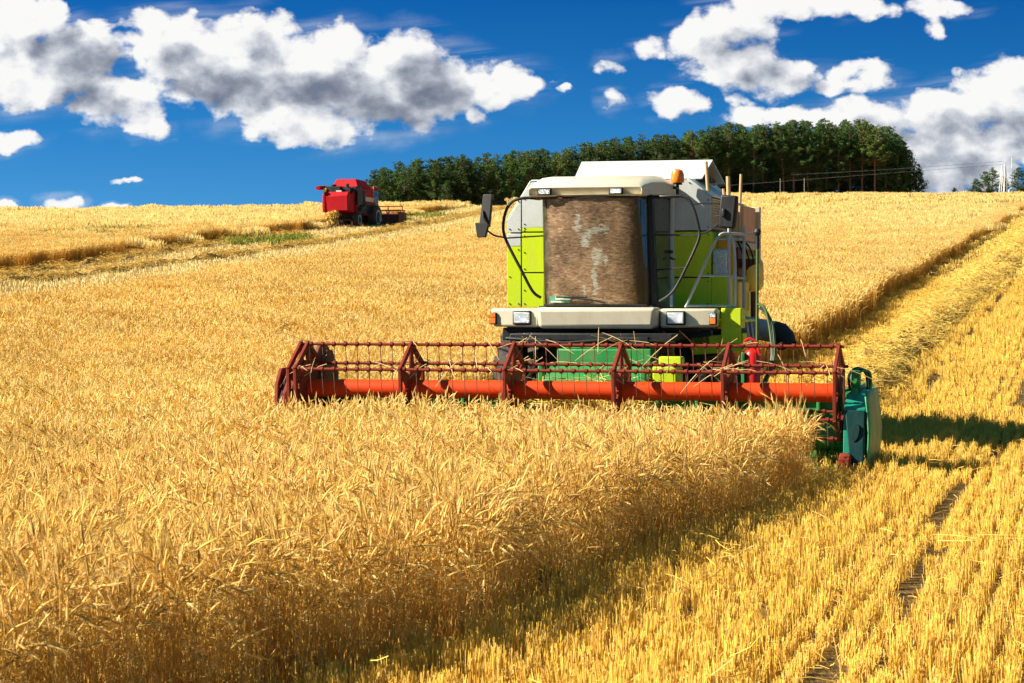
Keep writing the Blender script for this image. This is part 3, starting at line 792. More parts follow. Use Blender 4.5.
b.tube([(1.0, 2.97, 2.02), (1.60, 3.25, 2.02)], .017, 8); b.tube([(1.14, 3.05, 2.42), (1.60, 3.25, 2.42)], .015, 8)
b.tube([(1.46, 3.6, 1.85), (1.46, 3.6, 3.42)], .022, 8); b.tube([(1.56, 4.3, 1.85), (1.56, 4.3, 3.12)], .022, 8)
b.tube([(1.46, 3.6, 3.0), (1.58, 4.3, 3.0), (1.60, 5.0, 3.0)], .02, 8); b.tube([(1.46, 3.6, 3.42), (1.50, 4.6, 3.42)], .018, 8)
b.tube([(1.46, 3.6, 2.4), (1.56, 4.3, 2.4)], .018, 8)
b.build('handrail', M['steel'], comb)
ld = MB()
for y in (3.45, 3.85): ld.tube([(1.72, y, 1.80), (1.90, y, .55)], .022, 8)
lad = ld.build('ladder', M['steel'], comb)
for k in range(4):
    z = .68 + .3 * k; b = MB(); b.box(1.88 - .144 * k - .05, 1.88 - .144 * k + .05, 3.45, 3.85, z, z + .03); b.build('rung', M['steel'], lad)

# --- wooden tool handles stuck behind the mirror
def w_at(p):
    v = Matrix.Rotation(-YAW, 4, 'Z') @ Vector(p)
    return v + Vector((HX, HY, tz(HX, HY)))
hand = [((1.10, 4.35, 2.86), (1.02, 4.35, 4.02), .026, 'M', 'tallest wooden tool handle, leaning at the grille beside the tank cover'),
        ((1.27, 4.75, 2.96), (1.20, 4.75, 3.66), .022, 'M', 'short pale stick standing next to the tallest wooden handle'),
        ((1.30, 4.72, 2.96), (1.27, 4.72, 3.83), .032, 'M', 'thick pale wooden handle standing just above the black mirror'),
        ((1.42, 4.75, 2.96), (1.45, 4.75, 3.86), .022, 'M', 'thin wooden handle standing apart, nearest the orange engine panel')]
for p0, p1, r, _, lb in hand:
    a0, a1 = w_at(p0), w_at(p1)
    b = MB(); b.tube([(0, 0, 0), tuple((a1 - a0) * .5), tuple(a1 - a0)], [r, r * .95, r * .9], 10)
    o = b.build('tool_handle', M['wood']); o.location = a0
    tag(o, lb, 'tool handle', 'wooden tool handles on the combine')
b = MB(); b.box(1.16, 1.5, 4.3, 4.85, 2.92, 2.955)
b.build('tool_tray', M['steel'], comb, 0.006)

# ------------------------------------------------------------------ the red combine on the ridge
rx, ry = ground_at(337, 229)
red = empty('combine_harvester', (rx, ry, tz(rx, ry) + .12), R(-16)); red.scale = (1.07, 1.07, 1.07)
tag(red, 'small distant red combine harvester seen from behind, throwing out straw', 'combine harvester')
b = MB()
b.prism([(-.3, 1.15), (1.2, 1.0), (1.2, 2.5), (-.1, 2.5), (-.35, 2.2)], 'x', -.92, .92)
b.box(-.95, -.75, -.38, .2, 1.05, 2.3)
b.build('straw_hood', M['far_red'], red, 0.04)
b = MB(); b.prism([(1.2, .9), (5.0, .9), (5.0, 2.4), (4.8, 2.95), (1.2, 2.75)], 'x', -1.05, 1.05)
b.build('body', M['far_red'], red, 0.05)
b = MB(); b.box(1.051, 1.07, 1.5, 4.8, 1.95, 2.25); b.build('side_stripe', M['beige'], red)
b = MB(); b.hexa([(-1.0, 1.6, 2.9), (1.0, 1.6, 2.9), (1.0, 4.7, 2.9), (-1.0, 4.7, 2.9), (-.75, 2.0, 3.5), (.7, 2.0, 3.5), (.7, 3.9, 3.45), (-.75, 3.9, 3.45)])
b.build('grain_tank', M['far_red'], red, 0.03)
b = MB()
b.box(-.9, .2, .1, 1.3, 2.5, 2.9); b.box(.25, .9, .3, 1.5, 2.5, 2.8); b.tube([(.5, .8, 2.7), (.5, .8, 3.1)], .12, 10); b.tube([(-.5, .7, 2.8), (-.5, .7, 3.05)], .2, 12)
b.box(.6, 1.15, 1.15, 2.4, 1.6, 2.85); b.tube([(.95, .4, 2.4), (1.1, 1.2, 2.9), (1.1, 2.0, 2.9)], .07, 8)
b.build('engine', M['black'], red, 0.02)
b = MB(); b.box(1.06, 1.12, 1.3, 3.2, 1.0, 1.5); b.box(1.06, 1.10, 3.3, 4.6, 1.1, 1.75); b.tube([(1.12, 1.6, 1.3), (1.12, 2.9, 1.75)], .16, 12); b.box(.95, 1.2, 2.4, 2.7, 1.5, 2.7); b.box(1.06, 1.1, 3.1, 3.4, 1.1, 1.5)
b.build('drive_guard', M['black'], red, 0.02)
b = MB(); b.tube([(-1.15, 4.6, 2.7), (-1.2, 1.0, 2.85), (-1.2, -.6, 2.75)], .15, 10); b.build('unloading_pipe', M['far_red'], red)
b = MB()
for y in (4.75, 5.15): b.tube([(1.15, y, 2.3), (1.55, y, .6)], .03, 6)
for k in range(4): b.box(1.2 + .1 * k, 1.3 + .1 * k, 4.75, 5.15, 2.0 - .42 * k, 2.03 - .42 * k)
b.tube([(1.1, 4.6, 2.3), (1.1, 4.6, 3.1), (1.1, 5.4, 3.1)], .025, 6)
b.build('ladder', M['beige'], red)
b = MB(); b.box(.901, .93, 5.1, 6.2, 1.9, 2.8); b.box(-.7, .75, 6.301, 6.33, 1.7, 2.8); b.build('cab_window', M['glass'], red)
b = MB(); b.box(-.05, .35, -.02, .08, 2.25, 2.6); b.build('number_board', M['white'], red)
b = MB(); b.box(-.98, -.8, .0, .1, 2.25, 2.75); b.build('warning_board', M['yellow'], red)
b = MB(); b.box(-.85, .9, 5.0, 6.3, 1.5, 2.9); b.box(-.9, .95, 4.9, 6.4, 2.9, 3.05)
b.build('cab', M['far_red'], red, 0.04)
def rwheel(cx, cy, r, w, name):
    b = MB(); b.lathe([(r * .5, -w / 2), (r * .9, -w / 2), (r, -w * .4), (r, w * .4), (r * .9, w / 2), (r * .5, w / 2)], (cx, cy, r), 'x', 28)
    o = b.build(name, M['rubber'], red)
    b = MB(); b.lathe([(.05, -w * .42), (r * .62, -w * .52), (r * .62, w * .52), (.05, w * .42)], (cx, cy, r), 'x', 20); b.build('rim', M['rim'], o)
rwheel(1.05, 1.3, .55, .4, 'rear_wheel'); rwheel(-.95, 1.3, .55, .4, 'rear_wheel')
rwheel(1.2, 4.6, .85, .6, 'front_wheel'); rwheel(-1.2, 4.6, .85, .6, 'front_wheel')
b = MB(); b.box(-.8, .8, 1.2, 6, .6, 1.1); b.box(-.5, .5, 5.8, 6.7, .5, 1.3); b.build('chassis', M['black'], red)
b = MB(); b.box(-2.3, 2.35, 6.6, 6.7, .25, 1.15); b.box(-2.3, 2.35, 6.6, 7.8, .2, .3); b.box(2.3, 2.4, 6.5, 8.2, .25, 1.3); b.box(-2.35, -2.25, 6.5, 8.2, .25, 1.3)
hd = b.build('header', M['rust'], red, 0.02)
b = MB()
for k in range(6):
    an = R(33 + 60 * k); y, z = 7.6 + .6 * math.cos(an), 1.15 + .6 * math.sin(an)
    b.tube([(-2.2, y, z), (2.3, y, z)], .045, 6)
for x in (-2.2, -1.1, .1, 1.2, 2.3):
    for k in range(3):
        an = R(33 + 60 * k); u = (.6 * math.cos(an), .6 * math.sin(an))
        b.tube([(x, 7.6 - u[0], 1.15 - u[1]), (x, 7.6 + u[0], 1.15 + u[1])], .04, 6)
b.tube([(-2.2, 7.6, 1.15), (2.3, 7.6, 1.15)], .11, 10)
b.build('reel', M['red_frame'], red)
# ------------------------------------------------------------------ ground sheet
def build_ground():
    ys = np.concatenate([np.arange(-60, 4, 8.0), np.arange(4, 60, 0.8), np.arange(60, 140, 2.0), np.arange(140, 520, 5.0), np.geomspace(520, 6000, 26)])
    us = np.concatenate([-np.geomspace(6000, 60, 22), np.arange(-55, 56, 1.1), np.geomspace(60, 6000, 22)])
    X, Y = np.meshgrid(us, ys)
    sc = np.where(np.abs(X) <= 56, 1 + np.clip(Y, 0, 520) / 260.0, 1 + 520 / 260.0)
    X = X * sc
    Z = terrain(X, Y)
    nx, ny = len(us), len(ys)
    v = np.stack([X, Y, Z], -1).reshape(-1, 3)
    idx = np.arange(nx * ny).reshape(ny, nx)
    f = np.stack([idx[:-1, :-1], idx[:-1, 1:], idx[1:, 1:], idx[1:, :-1]], -1).reshape(-1, 4)
    me = bpy.data.meshes.new('ground'); me.from_pydata(v.tolist(), [], f.tolist())
    me.polygons.foreach_set('use_smooth', [True] * len(f))
    m, nt, out = new_mat('field_soil')
    geo = nd(nt, 'ShaderNodeNewGeometry')
    n1 = nd(nt, 'ShaderNodeTexNoise', {'Vector': geo.outputs['Position'], 'Scale': 0.35, 'Detail': 6.0})
    n2 = nd(nt, 'ShaderNodeTexNoise', {'Vector': geo.outputs['Position'], 'Scale': 14.0, 'Detail': 6.0, 'Roughness': 0.7})
    mp = nd(nt, 'ShaderNodeMapping', {'Vector': geo.outputs['Position'], 'Rotation': (0, 0, YAW), 'Scale': (30, 3, 10)})
    n3 = nd(nt, 'ShaderNodeTexNoise', {'Vector': mp.outputs[0], 'Scale': 2.0, 'Detail': 4.0})
    f_ = math_n(nt, 'ADD', math_n(nt, 'MULTIPLY', n2.outputs[0], 0.5), math_n(nt, 'MULTIPLY', n3.outputs[0], 0.5))
    c = ramp(nt, f_, [(0.36, (0.06, 0.034, 0.012)), (0.52, (0.15, 0.088, 0.028)), (0.70, (0.42, 0.26, 0.075))])
    sc_ = nd(nt, 'ShaderNodeMapRange', {'Value': n1.outputs[0], 'From Min': 0.3, 'From Max': 0.7, 'To Min': 0.85, 'To Max': 1.12})
    cc = nd(nt, 'ShaderNodeVectorMath', {0: c, 'Scale': sc_.outputs[0]}, operation='SCALE')
    bp_ = nd(nt, 'ShaderNodeBump', {'Height': f_, 'Strength': 0.7, 'Distance': 0.05})
    p = nd(nt, 'ShaderNodeBsdfPrincipled', {'Base Color': cc.outputs[0], 'Roughness': 0.9, 'Specular IOR Level': 0.1, 'Normal': bp_.outputs[0]})
    nt.links.new(p.outputs[0], out.inputs[0])
    me.materials.append(m)
    o = bpy.data.objects.new('ground', me); C.objects.link(o)
    tag(o, 'golden harvested field rising gently to the ridge', 'ground', kind='structure')
build_ground()


# ------------------------------------------------------------------ plant geometry
class PB:
    """vertices, faces and a colour per vertex"""
    def __init__(s): s.v = []; s.f = []; s.c = []

    def sweep(s, pts, rad, cols, n=3, rot=0.0):
        o = len(s.v); m = len(pts)
        up = None
        for i in range(m):
            t = pts[min(i + 1, m - 1)] - pts[max(i - 1, 0)]
            t = t / (np.linalg.norm(t) + 1e-9)
            if up is None: up = np.array([math.cos(rot), math.sin(rot), 0.02])
            u = up - t * up.dot(t); u /= np.linalg.norm(u) + 1e-9
            w = np.cross(t, u); up = u
            for k in range(n):
                a = 2 * PI * k / n
                s.v.append(pts[i] + (u * math.cos(a) + w * math.sin(a)) * rad[i]); s.c.append(cols[i])
        for i in range(m - 1):
            for k in range(n):
                a = o + i * n + k; b = o + i * n + (k + 1) % n
                s.f.append((a, b, b + n, a + n))
        return s

    def strip(s, pts, wid, side, cols):
        o = len(s.v)
        for p, w, c in zip(pts, wid, cols):
            s.v.append(p - side * w); s.v.append(p + side * w); s.c += [c, c]
        for i in range(len(pts) - 1):
            a = o + 2 * i; s.f.append((a, a + 1, a + 3, a + 2))
        return s

    def tri(s, a, b, c, col):
        o = len(s.v); s.v += [a, b, c]; s.c += [col] * 3; s.f.append((o, o + 1, o + 2)); return s

    def mesh(s, name, mat):
        me = bpy.data.meshes.new(name)
        me.from_pydata([tuple(p) for p in s.v], [], s.f)
        at = me.attributes.new('col', 'FLOAT_COLOR', 'POINT')
        arr = np.ones((len(s.v), 4), np.float32); arr[:, :3] = np.array(s.c, np.float32)
        at.data.foreach_set('color', arr.ravel())
        me.materials.append(mat)
        o = bpy.data.objects.new(name, me)
        return o


def jit(c, rng, a=0.12, hue=0.06):
    g = 1 + rng.uniform(-a, a)
    return np.clip(np.array(c) * g * np.array([1 + rng.uniform(-hue, hue) * .5, 1, 1 + rng.uniform(-hue, hue) * 3]), 0, 0.95)


STEM_LO = (0.72, 0.44, 0.085); STEM_HI = (0.80, 0.54, 0.14); EAR = (0.85, 0.665, 0.275); EAR_D = (0.56, 0.37, 0.11); LEAF = (0.70, 0.46, 0.14)


def wheat_patch(name, seed, n, size, detail, fat=1.0, round_=False):
    rng = np.random.default_rng(seed); pb = PB()
    for i in range(n):
        x, y = rng.uniform(-size / 2, size / 2, 2)
        if round_:
            r_ = size / 2 * math.sqrt(rng.uniform()); t_ = rng.uniform(0, 2 * PI); x, y = r_ * math.cos(t_), r_ * math.sin(t_)
        H = rng.normal(0.80, 0.055) if rng.random() > .12 else rng.normal(.66, .07)
        az = rng.uniform(0, 2 * PI) if rng.random() < .6 else rng.normal(PI, 1.0); az0 = rng.uniform(0, 2 * PI)
        lean = abs(rng.normal(0, 0.09)); nod = rng.choice([rng.uniform(.2, .8), rng.uniform(1.1, 2.4)], p=[.35, .65])
        earL = rng.uniform(.085, .125) if detail == 0 else rng.uniform(.075, .105)
        d = np.array([math.cos(az), math.sin(az)]); d0 = np.array([math.cos(az0), math.sin(az0)])
        K = {0: 7, 1: 5, 2: 3}[detail]
        L = H
        pts = [np.array([x, y, 0.0])]; th_at = lambda s_: (lean, nod * max(0, (s_ - .70) / .30) ** 1.6)
        ss = np.concatenate([[0], np.linspace(.5, 1, K - 1)]) if K > 3 else np.array([0, .78, 1.0])
        for j in range(1, len(ss)):
            s_ = .5 * (ss[j] + ss[j - 1]); a0, a1 = th_at(s_)
            h = math.sin(a0) * d0 + math.sin(a1 * .8) * d
            hz = min(.98, np.linalg.norm(h)); vz = math.sqrt(1 - hz * hz) * (1 if a1 < 1.5 else -1)
            pts.append(pts[-1] + np.array([h[0], h[1], vz]) * L * (ss[j] - ss[j - 1]))
        r0 = .0021 * fat
        stem_c = jit(STEM_HI, rng, .16 if detail == 0 else .10); base_c = jit(STEM_LO, rng, .2)
        cols = [base_c + (stem_c - base_c) * s_ for s_ in ss]
        pb.sweep(pts, [r0 * (1.15 - .5 * s_) for s_ in ss], cols, 3, rng.uniform(0, 6))
        # ear, bending on along the stem's end
        t = pts[-1] - pts[-2]; t /= np.linalg.norm(t)
        side = np.array([d[0], d[1], 0.0])
        ear_c = jit((EAR if detail else (0.83, 0.572, 0.185)) if rng.random() > (.22 if detail == 0 else .08) else EAR_D, rng, .16 if detail == 0 else .10)
        droop = rng.uniform(.1, .5)
        E = {0: 5, 1: 4, 2: 3}[detail]
        ep = [pts[-1]]; tt = t.copy()
        for j in range(E - 1):
            tt = tt + (side * .25 - np.array([0, 0, 1]) * .75) * droop / (E - 1) * (1.6 if nod > 1 else .6); tt /= np.linalg.norm(tt)
            ep.append(ep[-1] + tt * earL / (E - 1))
        re = (.0064 if detail == 0 else .0064) * (fat ** .6)
        er = {5: [.35, 1, 1.05, .8, .15], 4: [.4, 1.05, .9, .15], 3: [.4, 1.1, .2]}[E]
        pb.sweep(ep, [re * q for q in er], [ear_c * (.92 + .16 * (k % 2)) for k in range(E)], 4 if detail == 0 else 3, rng.uniform(0, 6))
        if detail == 0:                                           # spikelet tips and short awns
            for k in range(9):
                p = ep[min(E - 1, 1 + k // 3)] + (ep[-1] - ep[0]) * .02 * k
                a_ = rng.uniform(0, 2 * PI); q = np.array([math.cos(a_), math.sin(a_), rng.uniform(-.3, .3)]); q -= tt * q.dot(tt); q /= np.linalg.norm(q) + 1e-6
                w = np.cross(tt, q) * .0016
                tip = p + q * (.016 + .01 * rng.random()) + tt * rng.uniform(.04, .085)
                pb.tri(p + q * .004 - w, p + q * .004 + w, tip, ear_c * 1.08)
        # dry leaves
        if detail < 2:
            for _ in range(rng.integers(1, 3) if detail == 0 else rng.integers(0, 2)):
                s0 = rng.uniform(.25, .75); p = pts[0] + (pts[1] - pts[0]) * (s0 / ss[1]) if s0 < ss[1] else pts[2].copy()
                a_ = rng.uniform(0, 2 * PI); dd = np.array([math.cos(a_), math.sin(a_), 0]); sd = np.array([-dd[1], dd[0], rng.uniform(-.5, .5)])
                lL = rng.uniform(.10, .22); lc = jit(LEAF, rng, .25)
                lp = [p, p + dd * lL * .35 + np.array([0, 0, lL * .35]), p + dd * lL * .7 + np.array([0, 0, lL * .25]), p + dd * lL * .95 - np.array([0, 0, lL * rng.uniform(.05, .4)])]
                pb.strip(lp, [.0014 * fat, .0032 * fat, .0026 * fat, .0006], sd, [lc] * 4)
    return pb.mesh(name, STRAW if detail == 0 else STRAW_FAR)


def far_wheat_patch(name, seed, n, size, w, zmin=.2):
    rng = np.random.default_rng(seed); pb = PB()
    for i in range(n):
        x, y = rng.uniform(-size / 2, size / 2, 2); H = rng.normal(.76, .06)
        a_ = rng.uniform(0, PI); sd = np.array([math.cos(a_), math.sin(a_), 0])
        c = jit((0.82, 0.625, 0.245), rng, .08)
        q = rng.uniform(-.12, .12, 2)
        p0 = np.array([x, y, zmin]); p1 = np.array([x + q[0] * .5, y + q[1] * .5, H - .16]); p2 = np.array([x + q[0], y + q[1], H])
        pb.strip([p0, p1, p2], [w * .5, w * .75, w * .3], sd, [c * np.array([.97, .95, .90]), c, c * 1.03])
    return pb.mesh(name, STRAW_FAR)


def stubble_row(name, seed, n, length, fat, hmean=.19, jy=.028, seg3=True, col=(0.84, 0.548, 0.105)):
    rng = np.random.default_rng(seed); pb = PB()
    for i in range(n):
        if i % 9 == 0: tuft = (rng.uniform(-length / 2, length / 2), rng.normal(0, jy * .6), rng.normal(1, .10))
        y = tuft[0] + rng.normal(0, .028 * (1 if seg3 else 4)); x = tuft[1] + rng.normal(0, jy)
        H = max(.05, rng.normal(hmean, .02) * tuft[2]) * (1 if rng.random() > .15 else rng.uniform(.4, .8))
        l = rng.normal(0, .07, 2); c = jit(col, rng, .18, .08)
        p0 = np.array([x, y, -.01]); p1 = p0 + np.array([l[0] * H, l[1] * H, H])
        r = rng.uniform(.0017, .0030) * fat
        if seg3: pb.sweep([p0, p1], [r, r * .85], [c * np.array([.94, .88, .78]), c], 3, rng.uniform(0, 6))
        else:
            a_ = rng.uniform(0, PI); pb.strip([p0, p1], [r * 1.2, r], np.array([math.cos(a_), math.sin(a_), 0]), [c * np.array([.94, .88, .78]), c])
        if rng.random() < .22 and seg3:                           # torn leaf sheath
            a_ = rng.uniform(0, 2 * PI); dd = np.array([math.cos(a_), math.sin(a_), 0]); q = p0 + (p1 - p0) * rng.uniform(.3, .9); lL = rng.uniform(.03, .09)
            pb.strip([q, q + dd * lL * .6 + np.array([0, 0, lL * .4]), q + dd * lL + np.array([0, 0, -lL * .2])], [.0015 * fat, .003 * fat, .0006], np.array([-dd[1], dd[0], 0]), [jit(LEAF, rng, .2) * 1.1] * 3)
    return pb.mesh(name, STUB)


def straw_clump(name, seed, n, rx_, ry_, rz_, fat, Lm=.28, col=(0.84, 0.58, 0.14), mat=None):
    rng = np.random.default_rng(seed); pb = PB()
    for i in range(n):
        p = rng.normal(0, 1, 3) * .5; p = np.array([p[0] * rx_, p[1] * ry_, abs(p[2]) * rz_])
        a_ = rng.uniform(0, 2 * PI); el = rng.normal(0, .28); L = max(.06, rng.normal(Lm, .1))
        d = np.array([math.cos(a_) * math.cos(el), math.sin(a_) * math.cos(el), math.sin(el)])
        b_ = rng.normal(0, .05, 3); b_[2] = abs(b_[2])
        c = jit(col, rng, .22, .08); r = rng.uniform(.0016, .003) * fat
        pts = [p - d * L * .5, p + b_ * L * 1.5, p + d * L * .5]
        for q in pts: q[2] = max(q[2], .004)
        pb.sweep(pts, [r, r, r * .7], [c, c, c], 3, rng.uniform(0, 6))
    return pb.mesh(name, mat or STUB)


def weed_tuft(name, seed, n, size):
    rng = np.random.default_rng(seed); pb = PB()
    for i in range(n):
        x, y = rng.normal(0, size, 2); H = rng.uniform(.25, .8); a_ = rng.uniform(0, 2 * PI); d = np.array([math.cos(a_), math.sin(a_), 0])
        c = jit((0.22, 0.235, 0.04), rng, .35, .1); s_ = np.array([-d[1], d[0], 0])
        p = np.array([x, y, 0]); pb.strip([p, p + d * H * .2 + np.array([0, 0, H * .7]), p + d * H * .5 + np.array([0, 0, H * .9])], [.02, .035, .004], s_, [c * .8, c, c * 1.1])
    return pb.mesh(name, WEED)


def scatter_object(name, levels, label, cat, kind='stuff'):
    """one object: points carrying rotation, scale and level; each level instances its own patch meshes"""
    P = []; ROT = []; SCL = []; LOD = []
    for k, (pts, rot, scl, _) in enumerate(levels):
        P.append(pts); ROT.append(rot); SCL.append(scl); LOD.append(np.full(len(pts), k))
    P = np.concatenate(P); ROT = np.concatenate(ROT); SCL = np.concatenate(SCL); LOD = np.concatenate(LOD)
    me = bpy.data.meshes.new(name); me.from_pydata(P.tolist(), [], [])
    a = me.attributes.new('rot', 'FLOAT_VECTOR', 'POINT'); a.data.foreach_set('vector', ROT.astype(np.float32).ravel())
    a = me.attributes.new('scl', 'FLOAT_VECTOR', 'POINT'); a.data.foreach_set('vector', SCL.astype(np.float32).ravel())
    a = me.attributes.new('lod', 'INT', 'POINT'); a.data.foreach_set('value', LOD.astype(np.int32))
    o = bpy.data.objects.new(name, me); C.objects.link(o)
    ng = bpy.data.node_groups.new(name, 'GeometryNodeTree')
    ng.interface.new_socket('Geometry', in_out='INPUT', socket_type='NodeSocketGeometry')
    ng.interface.new_socket('Geometry', in_out='OUTPUT', socket_type='NodeSocketGeometry')
    gi = ng.nodes.new('NodeGroupInput'); go = ng.nodes.new('NodeGroupOutput'); jn = ng.nodes.new('GeometryNodeJoinGeometry')
    def named(nm, ty):
        n = ng.nodes.new('GeometryNodeInputNamedAttribute'); n.data_type = ty; n.inputs['Name'].default_value = nm
        return n.outputs['Attribute']
    rot, scl, lod = named('rot', 'FLOAT_VECTOR'), named('scl', 'FLOAT_VECTOR'), named('lod', 'INT')
    for k, (_, _, _, objs) in enumerate(levels):
        iop = ng.nodes.new('GeometryNodeInstanceOnPoints')
        cmp_ = ng.nodes.new('FunctionNodeCompare'); cmp_.data_type = 'INT'; cmp_.operation = 'EQUAL'
        ai = [s for s in cmp_.inputs if s.type == 'INT']
        ng.links.new(lod, ai[0]); ai[1].default_value = k
        ng.links.new(gi.outputs[0], iop.inputs['Points'])
        ng.links.new(cmp_.outputs[0], iop.inputs['Selection'])
        g2i = ng.nodes.new('GeometryNodeGeometryToInstance')
        for ob in objs:
            oi = ng.nodes.new('GeometryNodeObjectInfo'); oi.inputs['Object'].default_value = ob; oi.transform_space = 'ORIGINAL'
            oi.inputs['As Instance'].default_value = False
            ng.links.new(oi.outputs['Geometry'], g2i.inputs[0])
        ng.links.new(g2i.outputs[0], iop.inputs['Instance'])
        iop.inputs['Pick Instance'].default_value = True
        rv = ng.nodes.new('FunctionNodeRandomValue'); rv.data_type = 'INT'
        ints = [s for s in rv.inputs if s.type == 'INT']
        ints[0].default_value = 0; ints[1].default_value = len(objs) - 1
        ro = [s for s in rv.outputs if s.type == 'INT'][0]
        ng.links.new(ro, iop.inputs['Instance Index'])
        ng.links.new(rot, iop.inputs['Rotation']); ng.links.new(scl, iop.inputs['Scale'])
        ng.links.new(iop.outputs[0], jn.inputs[0])
    ng.links.new(jn.outputs[0], go.inputs[0])
    md = o.modifiers.new('scatter', 'NODES'); md.node_group = ng
    tag(o, label, cat, kind=kind)
    return o


# ------------------------------------------------------------------ where things grow (field coordinates follow the drilling rows)
E_NEAR = [(-24, .4), (-17.3, 1.75), (-16.5, 1.98), (-14.4, 2.52), (-10.6, 2.62), (-8.7, 2.84), (-6.7, 3.04), (-.55, 3.12)]
E_FAR = [(-.55, -3.75), (9, -3.7), (14, -2.0), (19.5, -.15), (60, -.5), (155, -1.2), (420, -3.0)]
def edge_of(yl):
    near = np.interp(yl, [p[0] for p in E_NEAR], [p[1] for p in E_NEAR])
    far = np.interp(yl, [p[0] for p in E_FAR], [p[1] for p in E_FAR])
    wob = .07 * np.sin(yl * 1.7) + .05 * np.sin(yl * 4.1 + 1) + .12 * np.sin(yl * .23)
    return np.where(yl < -.55, near, far) + wob

UP = [(-90, 283), (0, 274), (60, 267), (100, 260), (200, 244), (260, 237), (320, 229.5), (360, 220.5), (405, 217), (440, 212), (480, 207), (525, 201.5)]
LO = [(540, 203.5), (480, 216), (430, 229), (380, 238), (330, 247), (265, 256), (200, 264), (100, 279), (0, 290), (-90, 303)]
strip_poly = np.array([ground_at(*p) for p in UP] + [ground_at(p[0], p[1] + 1.5, .95) for p in LO])
def in_poly(x, y, poly):
    inside = np.zeros(len(x), bool); n = len(poly)
    for i in range(n):
        x0, y0 = poly[i]; x1, y1 = poly[(i + 1) % n]
        c = (y0 > y) != (y1 > y)
        xi = (x1 - x0) * (y - y0) / (y1 - y0 + 1e-12) + x0
        inside ^= c & (x < xi)
    return inside

def is_wheat(x, y):
    xl, yl = to_local(x, y)
    w = xl < edge_of(yl)
    w &= ~in_poly(x, y, strip_poly)
    return w

def grid(y0, y1, step, margin):
    """jittered points of the field seen from the camera and from a step beside it"""
    out = []
    y = y0
    while y < y1:
        half = y * .2226 + margin
        xs = np.arange(-half, half, step)
        out.append(np.stack([xs + RNG.uniform(-.5, .5, len(xs)) * step, np.full(len(xs), y) + RNG.uniform(-.5, .5, len(xs)) * step], -1))
        y += step
    return np.concatenate(out)

def lift(p, dz=0.0):
    return np.concatenate([p, (terrain(p[:, 0], p[:, 1]) + dz)[:, None]], 1)

def spin(n, yaw=None, tilt=.05):
    r = RNG.normal(0, tilt, (n, 3)); r[:, 2] = RNG.uniform(0, 2 * PI, n) if yaw is None else yaw
    return r

def scl3(n, lo=.9, hi=1.1, z=None):
    s = RNG.uniform(lo, hi, n); a = np.stack([s, s, s], -1)
    if z is not None: a[:, 2] *= z
    return a

def lump(p):
    """uneven height of the standing crop"""
    x, y = p[:, 0], p[:, 1]
    return 1 + .05 * np.sin(x * .9 + 1.2 * np.sin(y * .37)) * np.sin(y * .6 + 2) + .035 * np.sin(x * 2.3 + y * 1.1)

W0 = [wheat_patch('wheat_tuft_fine', 100 + i, 33, .40, 0, 1.0, True) for i in range(7)]
W1 = [wheat_patch('wheat_tuft_mid', 200 + i, 70, .62, 1, 1.15) for i in range(6)]
W2 = [wheat_patch('wheat_tuft_far', 300 + i, 230, 1.25, 2, 2.0) for i in range(5)]
W3 = [far_wheat_patch('wheat_tuft_ridge', 400 + i, 900, 3.2, .035, .35) for i in range(4)]
W4 = [far_wheat_patch('wheat_tuft_crest', 500 + i, 1500, 7.0, .075, .40) for i in range(4)]
lv = []
for (y0, y1, st, mg, objs, inset, f0, f1) in ((7.2, 23, .325, 2.2, W0, .10, 0, 4), (19, 58, .52, 4, W1, .2, 4, 14), (44, 165, 1.05, 6, W2, .5, 14, 65), (100, 275, 2.7, 9, W3, 1.5, 65, 60), (215, 500, 6.0, 14, W4, 3.0, 60, 0)):
    p = grid(y0, y1, st, mg)
    keep = RNG.random(len(p))                                     # neighbouring levels of detail fade into each other
    if f0: p, keep = p[(p[:, 1] - y0) / f0 > 1 - keep], keep[(p[:, 1] - y0) / f0 > 1 - keep]
    if f1: p = p[(y1 - p[:, 1]) / f1 > keep * .999]
    xl, yl = to_local(p[:, 0], p[:, 1])
    ok = (xl < edge_of(yl) - inset * .6) & ~in_poly(p[:, 0], p[:, 1], strip_poly)
    # the machine stands here
    ok &= ~((xl > -3.9) & (xl < 3.9) & (yl > -.62) & (yl < 9.5))
    p = p[ok]; n = len(p)
    lv.append((lift(p), spin(n, None, .05), scl3(n, .94, 1.06, lump(p)), objs))
# crop edges up the hill and along the swaths of the red combine
F1 = [wheat_patch('wheat_tuft_far_edge', 170 + i, 60, .55, 2, 2.2) for i in range(4)]
yl = np.concatenate([np.arange(8, 60, .17), np.arange(60, 150, .26), np.arange(150, 400, .5)]); yl = np.repeat(yl, 2); yl = yl + RNG.uniform(-.1, .1, len(yl))
xl = edge_of(yl) - .1 - np.abs(RNG.normal(0, .45, len(yl)))
wx, wy = to_world(xl, yl); e1 = np.stack([wx, wy], -1)
up = np.array([ground_at(*c) for c in UP]); seg = np.linalg.norm(np.diff(up, axis=0), axis=1); cum = np.concatenate([[0], np.cumsum(seg)])
t = RNG.uniform(0, cum[-1], int(cum[-1] * 6)); e2 = np.stack([np.interp(t, cum, up[:, 0]), np.interp(t, cum, up[:, 1])], -1)
e2[:, 1] += np.abs(RNG.normal(0, .7, len(t)))
p = np.concatenate([e1, e2]); p = p[(np.abs(p[:, 0]) < p[:, 1] * .2226 + 8)]; n = len(p)
lv.append((lift(p), spin(n, None, .05), scl3(n, .92, 1.05), F1))
